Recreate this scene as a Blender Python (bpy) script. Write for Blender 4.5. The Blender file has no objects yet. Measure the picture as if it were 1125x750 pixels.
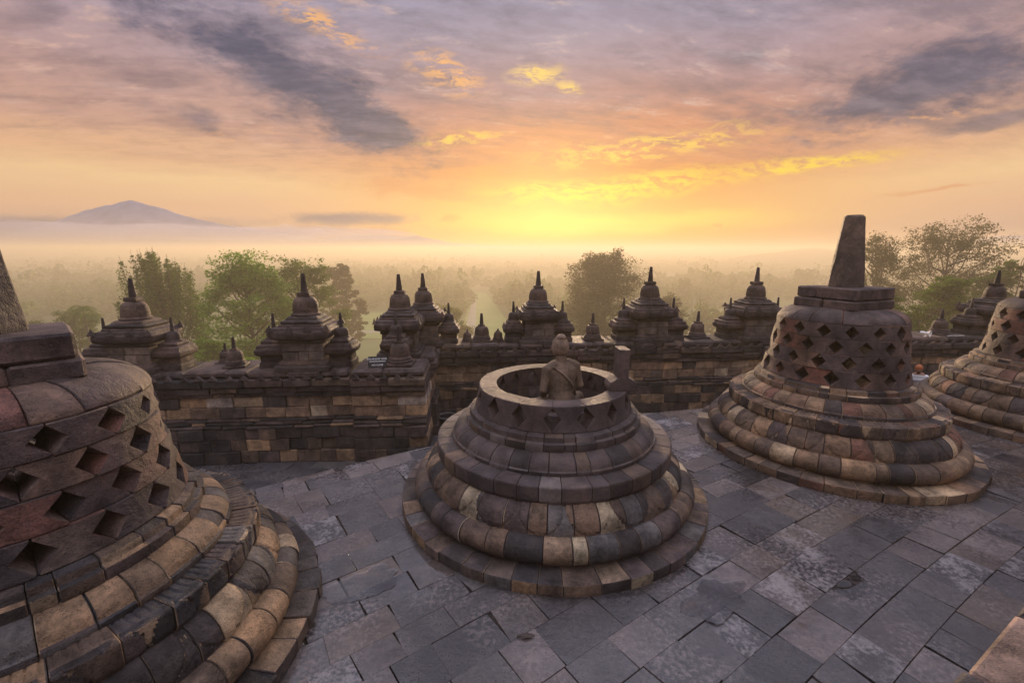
import bpy, bmesh, math, random
import numpy as np
from mathutils import Vector, Matrix, noise

C = bpy.context.scene.collection
scn = bpy.context.scene
R = math.radians
PI = math.pi

# ------------------------------------------------------------------ camera
S = 3.1                      # camera height above the terrace, metres
FPX, PITCH = 491.84, R(11.47)
cam_d = bpy.data.cameras.new('camera')
cam = bpy.data.objects.new('camera', cam_d); C.objects.link(cam)
cam_d.sensor_width = 36; cam_d.lens = FPX * 36 / 1125
cam_d.clip_start = 0.05; cam_d.clip_end = 40000
cam.location = (0, 0, S); cam.rotation_euler = (PI / 2 - PITCH, 0, 0)
scn.camera = cam

def ray(u, v):
    dx = (u - 562.5) / FPX; dy = (375 - v) / FPX
    c, s = math.cos(PITCH), math.sin(PITCH)
    return Vector((dx, c + dy * s, -s + dy * c))
def at_y(u, v, Y):           # point seen at (u, v) at forward distance Y
    d = ray(u, v); return d * (Y / d.y) + Vector((0, 0, S))
def at_z(u, v, z):
    d = ray(u, v); return d * ((z - S) / d.z) + Vector((0, 0, S))

# ------------------------------------------------------------------ node helper
class NT:
    def __init__(s, tree):
        s.t = tree; s.n = tree.nodes; s.l = tree.links
    def node(s, typ, **kw):
        n = s.n.new(typ)
        for k, v in kw.items(): setattr(n, k, v)
        return n
    def put(s, sock, v):
        if v is None: return
        if isinstance(v, bpy.types.NodeSocket): s.l.new(v, sock)
        else:
            try: sock.default_value = v
            except Exception: sock.default_value = tuple(v) + (1.0,)
    def m(s, op, a=None, b=None, c=None, clamp=False):
        n = s.node('ShaderNodeMath', operation=op, use_clamp=clamp)
        for i, x in enumerate((a, b, c)): s.put(n.inputs[i], x)
        return n.outputs[0]
    def vm(s, op, a=None, b=None, scale=None):
        n = s.node('ShaderNodeVectorMath', operation=op)
        s.put(n.inputs[0], a)
        if b is not None: s.put(n.inputs[1], b)
        if scale is not None: s.put(n.inputs['Scale'], scale)
        return n.outputs['Value'] if op in ('LENGTH', 'DISTANCE', 'DOT_PRODUCT') else n.outputs[0]
    def xyz(s, x, y, z):
        n = s.node('ShaderNodeCombineXYZ')
        for i, q in enumerate((x, y, z)): s.put(n.inputs[i], q)
        return n.outputs[0]
    def sep(s, v):
        n = s.node('ShaderNodeSeparateXYZ'); s.put(n.inputs[0], v); return n.outputs
    def mix(s, f, a, b, typ='MIX'):
        n = s.node('ShaderNodeMix', data_type='RGBA', blend_type=typ)
        s.put(n.inputs[0], f); s.put(n.inputs[6], a); s.put(n.inputs[7], b)
        return n.outputs[2]
    def noise(s, vec, scale, detail=4, rough=.5, dist=0, out=0):
        n = s.node('ShaderNodeTexNoise'); s.put(n.inputs['Vector'], vec)
        n.inputs['Scale'].default_value = scale; n.inputs['Detail'].default_value = detail
        n.inputs['Roughness'].default_value = rough; n.inputs['Distortion'].default_value = dist
        return n.outputs[out]
    def voro(s, vec, scale, feature='F1', out='Distance', rnd=1):
        n = s.node('ShaderNodeTexVoronoi', feature=feature); s.put(n.inputs['Vector'], vec)
        n.inputs['Scale'].default_value = scale
        if 'Randomness' in n.inputs: n.inputs['Randomness'].default_value = rnd
        return n.outputs[out]
    def ss(s, x, lo, hi, o0=0., o1=1.):
        n = s.node('ShaderNodeMapRange', interpolation_type='SMOOTHSTEP')
        s.put(n.inputs[0], x); s.put(n.inputs[1], lo); s.put(n.inputs[2], hi); s.put(n.inputs[3], o0); s.put(n.inputs[4], o1)
        return n.outputs[0]
    def lin(s, x, lo, hi, o0=0., o1=1.):
        n = s.node('ShaderNodeMapRange'); s.put(n.inputs[0], x)
        for i, q in enumerate((lo, hi, o0, o1)): s.put(n.inputs[i + 1], q)
        return n.outputs[0]
    def ramp(s, f, stops, interp='LINEAR'):
        n = s.node('ShaderNodeValToRGB'); cr = n.color_ramp; cr.interpolation = interp
        while len(cr.elements) < len(stops): cr.elements.new(.5)
        for e, (p, c) in zip(cr.elements, stops):
            e.position = p; e.color = tuple(c) + (1,)
        s.put(n.inputs[0], f); return n.outputs[0]

def srgb(r, g, b):
    f = lambda x: (x / 255 / 12.92) if x / 255 <= .04045 else ((x / 255 + .055) / 1.055) ** 2.4
    return (f(r), f(g), f(b))

# ------------------------------------------------------------------ sky and sun
SUN_AZ, SUN_EL = R(4.0), R(5.0)       # azimuth measured from +Y towards +X
w = bpy.data.worlds.new('World'); scn.world = w; w.use_nodes = True
t = NT(w.node_tree); t.n.clear()
wout = t.node('ShaderNodeOutputWorld')
sky = t.node('ShaderNodeTexSky', sky_type='NISHITA'); sky.sun_disc = False
sky.sun_elevation = SUN_EL; sky.sun_rotation = SUN_AZ; sky.dust_density = 3; sky.altitude = 300
d = t.vm('NORMALIZE', t.node('ShaderNodeTexCoord').outputs['Generated'])
X, Y, Z = t.sep(d)
el = t.m('MULTIPLY', t.m('ARCSINE', Z), 180 / PI)
az = t.m('MULTIPLY', t.m('ARCTAN2', X, Y), 180 / PI)
# gentle warp of the layers
zz_ = t.m('ADD', t.m('MAXIMUM', Z, 0), .16)
px_, py_ = t.m('DIVIDE', X, zz_), t.m('DIVIDE', Y, zz_)
cp = t.xyz(t.m('ADD', t.m('MULTIPLY', px_, .75), t.m('MULTIPLY', py_, .22)), t.m('SUBTRACT', t.m('MULTIPLY', py_, 1.5), t.m('MULTIPLY', px_, .30)), 0.0)
n_big = t.noise(cp, .9, 6, .55, .5)
n_mid = t.noise(cp, 2.6, 9, .66, .2)
n_fine = t.noise(t.vm('ADD', cp, (7.3, 2.1, 0)), 5.0, 8, .68, .15)
n_low = t.noise(t.xyz(t.m('MULTIPLY', az, .05), t.m('MULTIPLY', el, .42), 3.0), 1.0, 6, .55, .8)
elw = t.m('ADD', el, t.m('ADD', t.m('MULTIPLY', t.m('SUBTRACT', n_big, .5), t.ss(el, 4, 14, 0, 7)), t.m('MULTIPLY', t.m('SUBTRACT', n_low, .5), t.ss(el, 0, 6, 0.0, 2.2))))
f_el = t.lin(elw, -5, 45)
P = lambda deg: (deg + 5) / 50
sunw = t.ramp(f_el, [(P(-5), srgb(205, 140, 84)), (P(0), srgb(222, 146, 74)), (P(1.7), srgb(238, 164, 66)), (P(3.6), srgb(240, 182, 92)), (P(6), srgb(234, 166, 88)),
                     (P(9), srgb(222, 138, 72)), (P(13), srgb(210, 138, 104)), (P(17), srgb(180, 136, 134)), (P(22), srgb(164, 150, 168)), (P(29), srgb(152, 156, 186)), (P(45), srgb(160, 160, 176))])
side = t.ramp(f_el, [(P(-5), srgb(190, 160, 142)), (P(0), srgb(216, 172, 142)), (P(2), srgb(196, 158, 142)), (P(4.2), srgb(224, 176, 142)), (P(6.8), srgb(240, 197, 146)),
                     (P(9), srgb(230, 178, 136)), (P(12), srgb(206, 158, 138)), (P(16), srgb(186, 148, 144)), (P(21), srgb(176, 156, 170)), (P(28), srgb(154, 154, 182)), (P(45), srgb(160, 160, 176))])
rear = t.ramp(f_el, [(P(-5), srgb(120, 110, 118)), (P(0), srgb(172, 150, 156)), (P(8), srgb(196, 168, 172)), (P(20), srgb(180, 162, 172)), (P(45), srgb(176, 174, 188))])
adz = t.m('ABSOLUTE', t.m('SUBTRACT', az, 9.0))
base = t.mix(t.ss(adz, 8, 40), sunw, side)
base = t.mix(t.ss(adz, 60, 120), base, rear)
front = t.ss(Y, .05, .25)
# mottled high cloud: darker and lighter lavender patches
hi = t.ss(el, 7, 15)
base = t.mix(t.m('MULTIPLY', hi, t.ss(n_mid, .46, .66, 0, .75)), base, t.mix(t.ss(el, 10, 24), srgb(150, 112, 108), srgb(118, 112, 132)))
base = t.mix(t.m('MULTIPLY', t.m('MULTIPLY', hi, t.ss(el, 14, 22, .25, .8)), t.ss(t.m('ADD', t.m('MULTIPLY', n_fine, .55), t.m('MULTIPLY', n_big, .45)), .53, .72)), base, srgb(206, 202, 208))
n_str = t.noise(t.vm('ADD', cp, (1.7, 5.2, 0)), 5.2, 10, .70, .15)
base = t.mix(t.m('MULTIPLY', t.ss(el, 5, 11), t.ss(n_str, .38, .56, .5, 0)), base, t.mix(.45, base, srgb(96, 80, 96)))
base = t.mix(t.m('MULTIPLY', t.ss(el, 7, 13), t.ss(n_str, .55, .68, 0, .55)), base, t.mix(t.ss(adz, 4, 40), t.mix(t.ss(el, 9, 17), srgb(255, 186, 84), srgb(216, 190, 184)), srgb(226, 184, 166)))
# coordinates in which the single clouds are drawn: a vertical plane far ahead (x/y, z/y)
yy = t.m('MAXIMUM', Y, .02)
wv = t.vm('SCALE', t.vm('SUBTRACT', t.noise(t.vm('MULTIPLY', d, (5, 5, 12)), 1.0, 5, .6, 0, 1), (.5, .5, .5)), scale=.10)
wx, wy, wz = t.sep(wv)
TX = t.m('ADD', t.m('DIVIDE', X, yy), t.m('MULTIPLY', wx, 1.0)); TZ = t.m('ADD', t.m('DIVIDE', Z, yy), t.m('MULTIPLY', wy, .7))
def pl(u, v):
    r = ray(u, v); return r.x / r.y, r.z / r.y
TX0 = t.m('ADD', t.m('DIVIDE', X, yy), t.m('MULTIPLY', wx, .3)); TZ0 = t.m('ADD', t.m('DIVIDE', Z, yy), t.m('MULTIPLY', wy, .08))
def ell(u0, v0, u1, v1, halfw, soft=.55, grain=None, calm=False):
    (x0, z0), (x1, z1) = pl(u0, v0), pl(u1, v1)
    cx, cz = (x0 + x1) / 2, (z0 + z1) / 2
    L = math.hypot(x1 - x0, z1 - z0) / 2; a = math.atan2(z1 - z0, x1 - x0)
    dx = t.m('SUBTRACT', TX0 if calm else TX, cx); dz = t.m('SUBTRACT', TZ0 if calm else TZ, cz)
    p = t.m('DIVIDE', t.m('ADD', t.m('MULTIPLY', dx, math.cos(a)), t.m('MULTIPLY', dz, math.sin(a))), L)
    q = t.m('DIVIDE', t.m('SUBTRACT', t.m('MULTIPLY', dz, math.cos(a)), t.m('MULTIPLY', dx, math.sin(a))), halfw / FPX)
    r = t.m('SQRT', t.m('ADD', t.m('MULTIPLY', p, p), t.m('MULTIPLY', q, q)))
    if grain is not None: r = t.m('ADD', r, grain)
    return t.m('MULTIPLY', t.ss(r, 1.0 - soft, 1.0 + soft * .3, 1, 0), front)
g1 = t.m('ADD', t.m('MULTIPLY', t.m('SUBTRACT', t.noise(t.vm('MULTIPLY', d, (9, 9, 22)), 1.0, 8, .66, .2), .5), 2.0), t.m('MULTIPLY', t.m('SUBTRACT', t.noise(t.vm('MULTIPLY', d, (26, 26, 60)), 1.0, 6, .65), .5), 1.0))
slate = srgb(60, 68, 100)
dark = ell(95, -35, 470, 165, 44, .75, g1)
dark = t.m('MAXIMUM', dark, ell(260, 60, 490, 178, 34, .6, g1))
dark = t.m('MAXIMUM', dark, t.m('MULTIPLY', ell(180, 120, 245, 138, 10, .7, g1), .55))
dark = t.m('MAXIMUM', dark, t.m('MULTIPLY', ell(850, 135, 1240, 40, 40, .7, g1), .95))
dark = t.m('MAXIMUM', dark, t.m('MULTIPLY', ell(1020, 142, 1200, 118, 12, .7, g1), .75))
base = t.mix(t.m('MULTIPLY', dark, .95), base, t.mix(t.ss(t.m('ADD', t.m('MULTIPLY', n_fine, .5), t.m('MULTIPLY', n_str, .5)), .42, .62), srgb(50, 60, 94), srgb(104, 98, 122)))
# gold-lit cloudlets low over the sun
gold_n = t.noise(t.vm('MULTIPLY', t.xyz(TX, TZ, 0.0), (20, 80, 1)), 1.0, 9, .74, .1)
def gold(mask, lo, hi_, col, k=1.0):
    global base
    base = t.mix(t.m('MULTIPLY', t.m('MULTIPLY', mask, t.ss(gold_n, lo, hi_)), k), base, col)
gold(t.m('MAXIMUM', ell(500, 222, 850, 190, 15, .8), ell(760, 195, 1010, 165, 10, .8)), .40, .56, srgb(255, 214, 60), .95)
gold(t.m('MAXIMUM', ell(570, 178, 860, 142, 15, .8), ell(450, 158, 560, 150, 8, .9)), .45, .58, srgb(255, 206, 80), .95)
gold(t.m('MAXIMUM', ell(285, -5, 430, 60, 15, .9), ell(440, 60, 545, 105, 20, .9)), .45, .58, srgb(252, 184, 110), .9)
gold(t.m('MAXIMUM', ell(560, 88, 625, 82, 11, .8), ell(610, 92, 645, 102, 7, .9)), .40, .55, srgb(255, 214, 110), .95)
gold(t.m('MAXIMUM', ell(200, 150, 330, 150, 10, .9), ell(900, 150, 1125, 110, 8, .9)), .5, .66, srgb(246, 178, 120), .7)
# dull ribbons against the bright band and the grey bank on the left horizon
rib = t.m('MAXIMUM', ell(360, 205, 600, 225, 10, .8, g1), ell(560, 247, 770, 248, 3, .8, g1, True))
rib = t.m('MAXIMUM', rib, ell(980, 212, 1110, 204, 3, .8, g1))
base = t.mix(t.m('MULTIPLY', rib, .6), base, srgb(214, 140, 92))
bank = t.m('MAXIMUM', ell(-520, 256, 470, 256, 13, .75, t.m('MULTIPLY', g1, .6), True), ell(300, 240, 462, 240, 8, .8, t.m('MULTIPLY', g1, .8), True))
bank = t.m('MAXIMUM', bank, t.m('MULTIPLY', ell(-300, 242, 360, 246, 8, .9, g1, True), .8))
base = t.mix(t.m('MULTIPLY', bank, .95), base, srgb(112, 106, 128))
bits = t.m('MAXIMUM', ell(472, 243, 512, 243, 3.5, .7, g1), ell(788, 250, 798, 249, 2, .6, g1))
base = t.mix(t.m('MULTIPLY', bits, .6), base, srgb(190, 120, 80))
# bright core where the sun stands behind thin cloud
glow = ell(500, 246, 880, 240, 13, .95)
base = t.mix(t.m('MULTIPLY', glow, .6), base, srgb(255, 226, 100))
bg1 = t.node('ShaderNodeBackground'); t.put(bg1.inputs[0], sky.outputs[0]); bg1.inputs[1].default_value = .05
bg2 = t.node('ShaderNodeBackground'); t.put(bg2.inputs[0], base); t.put(bg2.inputs[1], t.m('MULTIPLY', t.ss(Y, -.2, .35, .36, .42), t.ss(el, 27, 52, 1.0, 4.8)))  # unseen sky overhead is brightened to light the stone tops
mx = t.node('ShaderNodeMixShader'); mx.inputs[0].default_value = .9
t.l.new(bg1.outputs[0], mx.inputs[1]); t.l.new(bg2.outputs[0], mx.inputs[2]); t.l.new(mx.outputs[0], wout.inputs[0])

sd = bpy.data.lights.new('sun', 'SUN'); sun = bpy.data.objects.new('sun', sd); C.objects.link(sun)
sd.energy = 3.0; sd.angle = R(12); sd.color = (1.0, .70, .42)
sv = Vector((math.sin(SUN_AZ) * math.cos(SUN_EL), math.cos(SUN_AZ) * math.cos(SUN_EL), math.sin(SUN_EL)))
sun.rotation_euler = sv.to_track_quat('Z', 'Y').to_euler()

vs = scn.view_settings
vs.view_transform = 'Standard'; vs.look = 'None'; vs.exposure = 1.3; vs.gamma = 1.0; vs.use_curve_mapping = False
scn.cycles.volume_bounces = 1
scn.cycles.max_bounces = 6
scn.cycles.use_denoising = True

# ------------------------------------------------------------------ materials
def new_mat(name):
    m = bpy.data.materials.new(name); m.use_nodes = True
    t = NT(m.node_tree); b = t.n.get('Principled BSDF'); return m, t, b

def stone_mat(name, palette, mott=.55, bump=.5, rough=(.55, .85), pits=55, lichen=.0, scale=1.0, spec=.22, hue=None):
    """palette: list of linear colours picked at random for every single block"""
    m, t, b = new_mat(name)
    co = t.node('ShaderNodeNewGeometry').outputs['Position']
    rnd = t.node('ShaderNodeNewGeometry').outputs['Random Per Island']
    n = len(palette)
    col = t.ramp(rnd, [(i / n, c) for i, c in enumerate(palette)], 'CONSTANT')
    off = t.vm('ADD', co, t.xyz(t.m('MULTIPLY', rnd, 37.0), t.m('MULTIPLY', rnd, 11.0), t.m('MULTIPLY', rnd, 23.0)))
    n1 = t.noise(off, 5 * scale, 6, .6); n2 = t.noise(off, 26 * scale, 5, .65); n3 = t.noise(off, 110 * scale, 3, .6)
    v = t.m('ADD', t.m('MULTIPLY', n1, .5), t.m('ADD', t.m('MULTIPLY', n2, .3), t.m('MULTIPLY', n3, .2)))
    col = t.mix(1.0, col, t.ramp(v, [(.36, (1 - mott * 1.25,) * 3), (.5, (1, 1, 1)), (.64, (1 + mott * 1.4, 1 + mott * 1.3, 1 + mott * 1.2))]), 'MULTIPLY')
    # a different wash of brown / grey over the block
    col = t.mix(t.ss(t.noise(off, 2.3 * scale, 4, .5), .5, .75, 0, .5), col, t.mix(.5, col, (.10, .075, .055)))
    stain = t.m('ADD', t.m('MULTIPLY', t.noise(co, 1.3, 6, .62, .4), .6), t.m('MULTIPLY', t.noise(t.vm('MULTIPLY', co, (5, 5, 1.2)), 1.0, 5, .6), .4))
    col = t.mix(1.0, col, t.ramp(stain, [(.36, (.40, .39, .40)), (.50, (.95, .95, .95)), (.62, (1.42, 1.34, 1.24))]), 'MULTIPLY')
    if lichen:
        lm = t.m('MULTIPLY', t.ss(t.noise(co, 38 * scale, 5, .7), .60, .72), t.ss(t.noise(co, 1.7, 3, .5), .47, .62, 0, lichen))
        col = t.mix(lm, col, (.36, .34, .31))
    pv = t.voro(off, pits * scale, 'F1')
    pit = t.m('MULTIPLY', t.ss(pv, .12, .30, 1, 0), t.ss(t.noise(off, 9 * scale, 3), .5, .6))
    col = t.mix(t.m('MULTIPLY', pit, .6), col, (.012, .011, .011))
    t.put(b.inputs['Base Color'], col)
    t.put(b.inputs['Roughness'], t.lin(n2, .3, .7, rough[0], rough[1]))
    b.inputs['Specular IOR Level'].default_value = spec
    h = t.m('ADD', t.m('MULTIPLY', n1, .9), t.m('ADD', t.m('MULTIPLY', n2, .60), t.m('MULTIPLY', n3, .26)))
    h = t.m('SUBTRACT', h, t.m('MULTIPLY', pit, .25))
    bp = t.node('ShaderNodeBump'); bp.inputs['Strength'].default_value = min(1, bump * 1.3); bp.inputs['Distance'].default_value = .035 / scale
    t.put(bp.inputs['Height'], h); t.l.new(bp.outputs[0], b.inputs['Normal'])
    return m

char, dk, br, tan, lt, red, gry, pur = (.032, .030, .031), (.050, .042, .041), (.105, .075, .057), (.24, .162, .10), (.35, .28, .19), (.135, .062, .044), (.098, .092, .09), (.076, .058, .056)
M = {}
M['base_mixed'] = stone_mat('base stones, mixed', [char, br, dk, (.17, .115, .07), gry, br, pur, (.34, .28, .19), dk, (.14, .098, .07), pur, (.13, .09, .065), gry, pur, br, dk, (.09, .07, .06), (.20, .145, .10)], bump=.55)
M['base_warm'] = stone_mat('base stones, warm', [br, (.21, .14, .085), (.17, .108, .07), dk, (.32, .24, .155), (.14, .07, .05), br, (.215, .145, .09), pur, (.15, .10, .065), dk, (.18, .125, .08), (.10, .075, .06), (.125, .09, .066)], bump=.55)
M['base_dark'] = stone_mat('base stones, dark', [pur, dk, (.07, .058, .058), pur, (.09, .07, .066), (.062, .052, .052), br, pur, dk, (.13, .11, .105)], mott=.3, bump=.35)
M['bell_dark'] = stone_mat('bell stones, dark', [pur, (.072, .055, .056), (.09, .066, .062), (.062, .05, .052), pur], mott=.3, bump=.35)
M['bell_brown'] = stone_mat('bell stones, brown', [(.105, .068, .056), pur, (.12, .072, .058), (.085, .06, .055), (.16, .10, .07), red, (.10, .068, .058), (.07, .053, .052), pur, (.115, .08, .068)], bump=.5)
M['bell_near'] = stone_mat('bell stones, near', [(.090, .060, .056), (.070, .052, .052), (.055, .044, .046), (.115, .080, .064), (.045, .038, .041), (.12, .062, .052), (.075, .056, .055), (.098, .074, .064)], bump=.75, pits=70)
M['near_base'] = stone_mat('near base stones', [char, br, dk, (.18, .125, .082), gry, pur, (.05, .05, .053), (.10, .075, .06), (.075, .066, .064), br, dk, (.23, .15, .088), pur, (.06, .054, .056), gry, (.07, .06, .055), (.045, .042, .043), (.29, .22, .145), (.22, .15, .095), (.085, .07, .06), (.25, .165, .10)], bump=.8, pits=70)
M['harmika'] = stone_mat('pinnacle stones', [(.085, .062, .058), (.07, .054, .053), (.095, .07, .064)], bump=.5)
M['spire'] = stone_mat('spire stone', [(.10, .072, .056), (.09, .068, .056)], bump=.55)
M['spire_dark'] = stone_mat('spire stone, dark', [(.055, .047, .048), (.06, .05, .05)], bump=.7)
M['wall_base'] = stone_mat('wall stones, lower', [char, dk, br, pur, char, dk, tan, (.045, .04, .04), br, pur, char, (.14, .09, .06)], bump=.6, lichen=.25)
M['wall_face'] = stone_mat('wall stones, face', [(.30, .20, .12), (.27, .185, .12), (.40, .32, .22), (.19, .13, .09), (.33, .22, .13), (.24, .16, .10), (.36, .30, .25), (.30, .225, .15), (.16, .11, .08), (.08, .066, .06), (.33, .24, .15)], bump=.6, lichen=.5)  # tan stone, palette lightened to carry the warm light on the walls
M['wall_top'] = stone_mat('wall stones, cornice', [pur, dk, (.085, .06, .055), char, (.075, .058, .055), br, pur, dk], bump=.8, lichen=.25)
M['shrine'] = stone_mat('shrine stones', [(.062, .046, .044), (.07, .05, .045), dk, (.085, .06, .05), (.055, .043, .041)], bump=.8, lichen=.3)
M['shrine_face'] = stone_mat('shrine face stones', [(.13, .105, .09), (.10, .08, .07), (.17, .14, .12), br], bump=.6, lichen=.7)
M['statue'] = stone_mat('statue stone', [(.185, .135, .098), (.18, .13, .094)], mott=.45, bump=.35, pits=80, scale=1.3)
M['step'] = stone_mat('upper step stone', [(.26, .17, .135), (.07, .06, .06), (.24, .165, .13), (.08, .066, .064)], bump=.5, pits=80)

def floor_mat(name, palette, wet=1.0, pale=.9):
    m, t, b = new_mat(name)
    g = t.node('ShaderNodeNewGeometry'); co = g.outputs['Position']; rnd = g.outputs['Random Per Island']
    n = len(palette)
    col = t.ramp(rnd, [(i / n, c) for i, c in enumerate(palette)], 'CONSTANT')
    off = t.vm('ADD', co, t.xyz(t.m('MULTIPLY', rnd, 37.0), t.m('MULTIPLY', rnd, 11.0), 0.0))
    n1 = t.noise(off, 4, 6, .6); n2 = t.noise(off, 24, 6, .68); n3 = t.noise(off, 95, 3, .6)
    v = t.m('ADD', t.m('MULTIPLY', n1, .45), t.m('ADD', t.m('MULTIPLY', n2, .35), t.m('MULTIPLY', n3, .2)))
    col = t.mix(1.0, col, t.ramp(v, [(.36, (.42, .42, .43)), (.5, (1, 1, 1)), (.64, (1.75, 1.68, 1.62))]), 'MULTIPLY')
    # a few slabs carry a pale crust broken up into speckles
    sel = t.ss(t.m('FRACT', t.m('MULTIPLY', rnd, 7.31)), pale, pale + .04)
    sp = t.m('MULTIPLY', t.ss(t.m('ADD', t.m('MULTIPLY', n2, .5), t.m('MULTIPLY', n1, .5)), .44, .58), t.ss(t.noise(co, 2.6, 4, .6), .40, .56))
    col = t.mix(t.m('MULTIPLY', t.m('MULTIPLY', sel, sp), .8), col, (.27, .245, .235))
    worn = t.m('MULTIPLY', t.ss(t.noise(co, 1.1, 5, .6), .48, .62), t.ss(n2, .46, .60))
    col = t.mix(t.m('MULTIPLY', worn, .55), col, (.21, .17, .155))
    pv = t.voro(off, 42, 'F1'); pit = t.m('MULTIPLY', t.ss(pv, .10, .26, 1, 0), t.ss(n1, .45, .6))
    col = t.mix(t.m('MULTIPLY', pit, .75), col, (.012, .012, .013))
    damp = t.ss(t.noise(t.vm('ADD', co, (3.1, 8.7, 0)), .62, 5, .6, .3), .36, .56)
    damp = t.m('MULTIPLY', damp, wet)
    pud = t.m('MULTIPLY', t.ss(t.noise(t.vm('ADD', co, (1.3, 4.9, 0)), .9, 4, .55, .3), .565, .64), wet)
    col = t.mix(t.m('MULTIPLY', damp, .30), col, t.mix(1.0, col, (.55, .56, .62), 'MULTIPLY'))
    t.put(b.inputs['Base Color'], col)
    r = t.lin(n2, .3, .7, .38, .62)
    r = t.m('ADD', t.m('MULTIPLY', r, t.m('SUBTRACT', 1, damp)), t.m('MULTIPLY', t.lin(n2, .3, .7, .12, .30), damp))
    r = t.m('ADD', t.m('MULTIPLY', r, t.m('SUBTRACT', 1, pud)), t.m('MULTIPLY', .07, pud))
    t.put(b.inputs['Roughness'], r)
    b.inputs['Specular IOR Level'].default_value = .65
    h = t.m('ADD', t.m('MULTIPLY', n1, .6), t.m('ADD', t.m('MULTIPLY', n2, .5), t.m('MULTIPLY', n3, .18)))
    h = t.m('SUBTRACT', h, t.m('MULTIPLY', pit, .3))
    bp = t.node('ShaderNodeBump'); bp.inputs['Distance'].default_value = .022
    t.put(bp.inputs['Strength'], t.m('MULTIPLY', t.m('SUBTRACT', 1, t.m('MULTIPLY', pud, .95)), t.m('SUBTRACT', .8, t.m('MULTIPLY', damp, .58))))
    t.put(bp.inputs['Height'], h); t.l.new(bp.outputs[0], b.inputs['Normal'])
    return m
M['floor'] = floor_mat('wet paving', [(0.058, 0.052, 0.050), (0.040, 0.036, 0.037), (0.071, 0.058, 0.052), (0.049, 0.043, 0.044), (0.081, 0.062, 0.053), (0.035, 0.032, 0.033), (0.063, 0.055, 0.053), (0.054, 0.047, 0.046), (0.102, 0.084, 0.075), (0.044, 0.040, 0.040), (0.085, 0.064, 0.050), (0.114, 0.093, 0.083), (0.051, 0.045, 0.044)], pale=.84)
M['plateau'] = floor_mat('lower paving', [(.045, .045, .05), (.06, .058, .062), (.052, .05, .054), (.07, .066, .068), (.04, .04, .045), (.085, .08, .08)], wet=.6, pale=.97)
M['bed'] = stone_mat('joint earth', [(.045, .040, .036)], bump=.3)

def plain(name, col, rough=.6, metal=0, nscale=20, amt=.25, bump=.0):
    m, t, b = new_mat(name)
    co = t.node('ShaderNodeTexCoord').outputs['Object']
    nz = t.noise(co, nscale, 5, .6)
    t.put(b.inputs['Base Color'], t.mix(1.0, tuple(col) + (1,), t.ramp(nz, [(.3, (1 - amt,) * 3), (.7, (1 + amt,) * 3)]), 'MULTIPLY'))
    b.inputs['Roughness'].default_value = rough; b.inputs['Metallic'].default_value = metal
    if bump:
        bp = t.node('ShaderNodeBump'); bp.inputs['Strength'].default_value = bump; bp.inputs['Distance'].default_value = .01
        t.put(bp.inputs['Height'], nz); t.l.new(bp.outputs[0], b.inputs['Normal'])
    return m
def leaf_mat(name, cols, trans=.45):
    m, t, b = new_mat(name)
    rnd = t.node('ShaderNodeNewGeometry').outputs['Random Per Island']
    co = t.node('ShaderNodeNewGeometry').outputs['Position']
    f = t.m('ADD', t.m('MULTIPLY', rnd, .6), t.m('MULTIPLY', t.noise(co, .25, 3), .4))
    n = len(cols)
    col = t.ramp(f, [((i + .5) / n, c) for i, c in enumerate(cols)])
    df = t.node('ShaderNodeBsdfDiffuse'); t.put(df.inputs[0], col)
    tr = t.node('ShaderNodeBsdfTranslucent'); t.put(tr.inputs[0], t.mix(1.0, col, (1.15, 1.25, .6), 'MULTIPLY'))
    mxs = t.node('ShaderNodeMixShader'); mxs.inputs[0].default_value = trans
    t.l.new(df.outputs[0], mxs.inputs[1]); t.l.new(tr.outputs[0], mxs.inputs[2])
    t.l.new(mxs.outputs[0], t.n.get('Material Output').inputs[0])
    return m
M['leaf_green'] = leaf_mat('leaves, fresh green', [(.05, .11, .016), (.10, .19, .025), (.16, .27, .035), (.22, .33, .055)])
M['leaf_mid'] = leaf_mat('leaves, mid green', [(.04, .075, .014), (.075, .12, .022), (.12, .165, .035)])
M['leaf_dark'] = leaf_mat('leaves, dark', [(.045, .045, .02), (.075, .07, .03), (.11, .10, .045)], .4)
M['leaf_gold'] = leaf_mat('leaves, yellow green', [(.07, .085, .02), (.12, .13, .03), (.16, .16, .04)], .5)
M['leaf_far'] = leaf_mat('far forest', [(.045, .08, .02), (.07, .115, .028), (.11, .16, .035), (.16, .20, .05)], .45)
M['bark'] = plain('bark', (.075, .055, .042), .9, nscale=9, amt=.4, bump=.5)
M['black'] = plain('black plastic', (.018, .018, .02), .45)
M['rimgrey'] = plain('grey plastic rim', (.16, .155, .16), .4)
M['white'] = plain('white enamel', (.78, .77, .72), .4, amt=.08)
M['letter'] = plain('white lettering', (.85, .9, .9), .5, amt=.03)
M['skin'] = plain('skin', (.32, .16, .10), .55, amt=.1)
M['cap'] = plain('orange cloth', (.36, .11, .035), .8, nscale=60, amt=.2)
M['shirt'] = plain('white shirt', (.74, .76, .78), .85, nscale=30, amt=.07, bump=.3)
M['trouser'] = plain('dark trousers', (.03, .032, .04), .85, nscale=50)
M['shoe'] = plain('brown sandals', (.06, .035, .02), .7)
M['plaster'] = plain('pale plaster', (.62, .58, .52), .8, nscale=2, amt=.12)
M['tiles'] = plain('roof tiles', (.22, .10, .06), .8, nscale=3, amt=.3)
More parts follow.
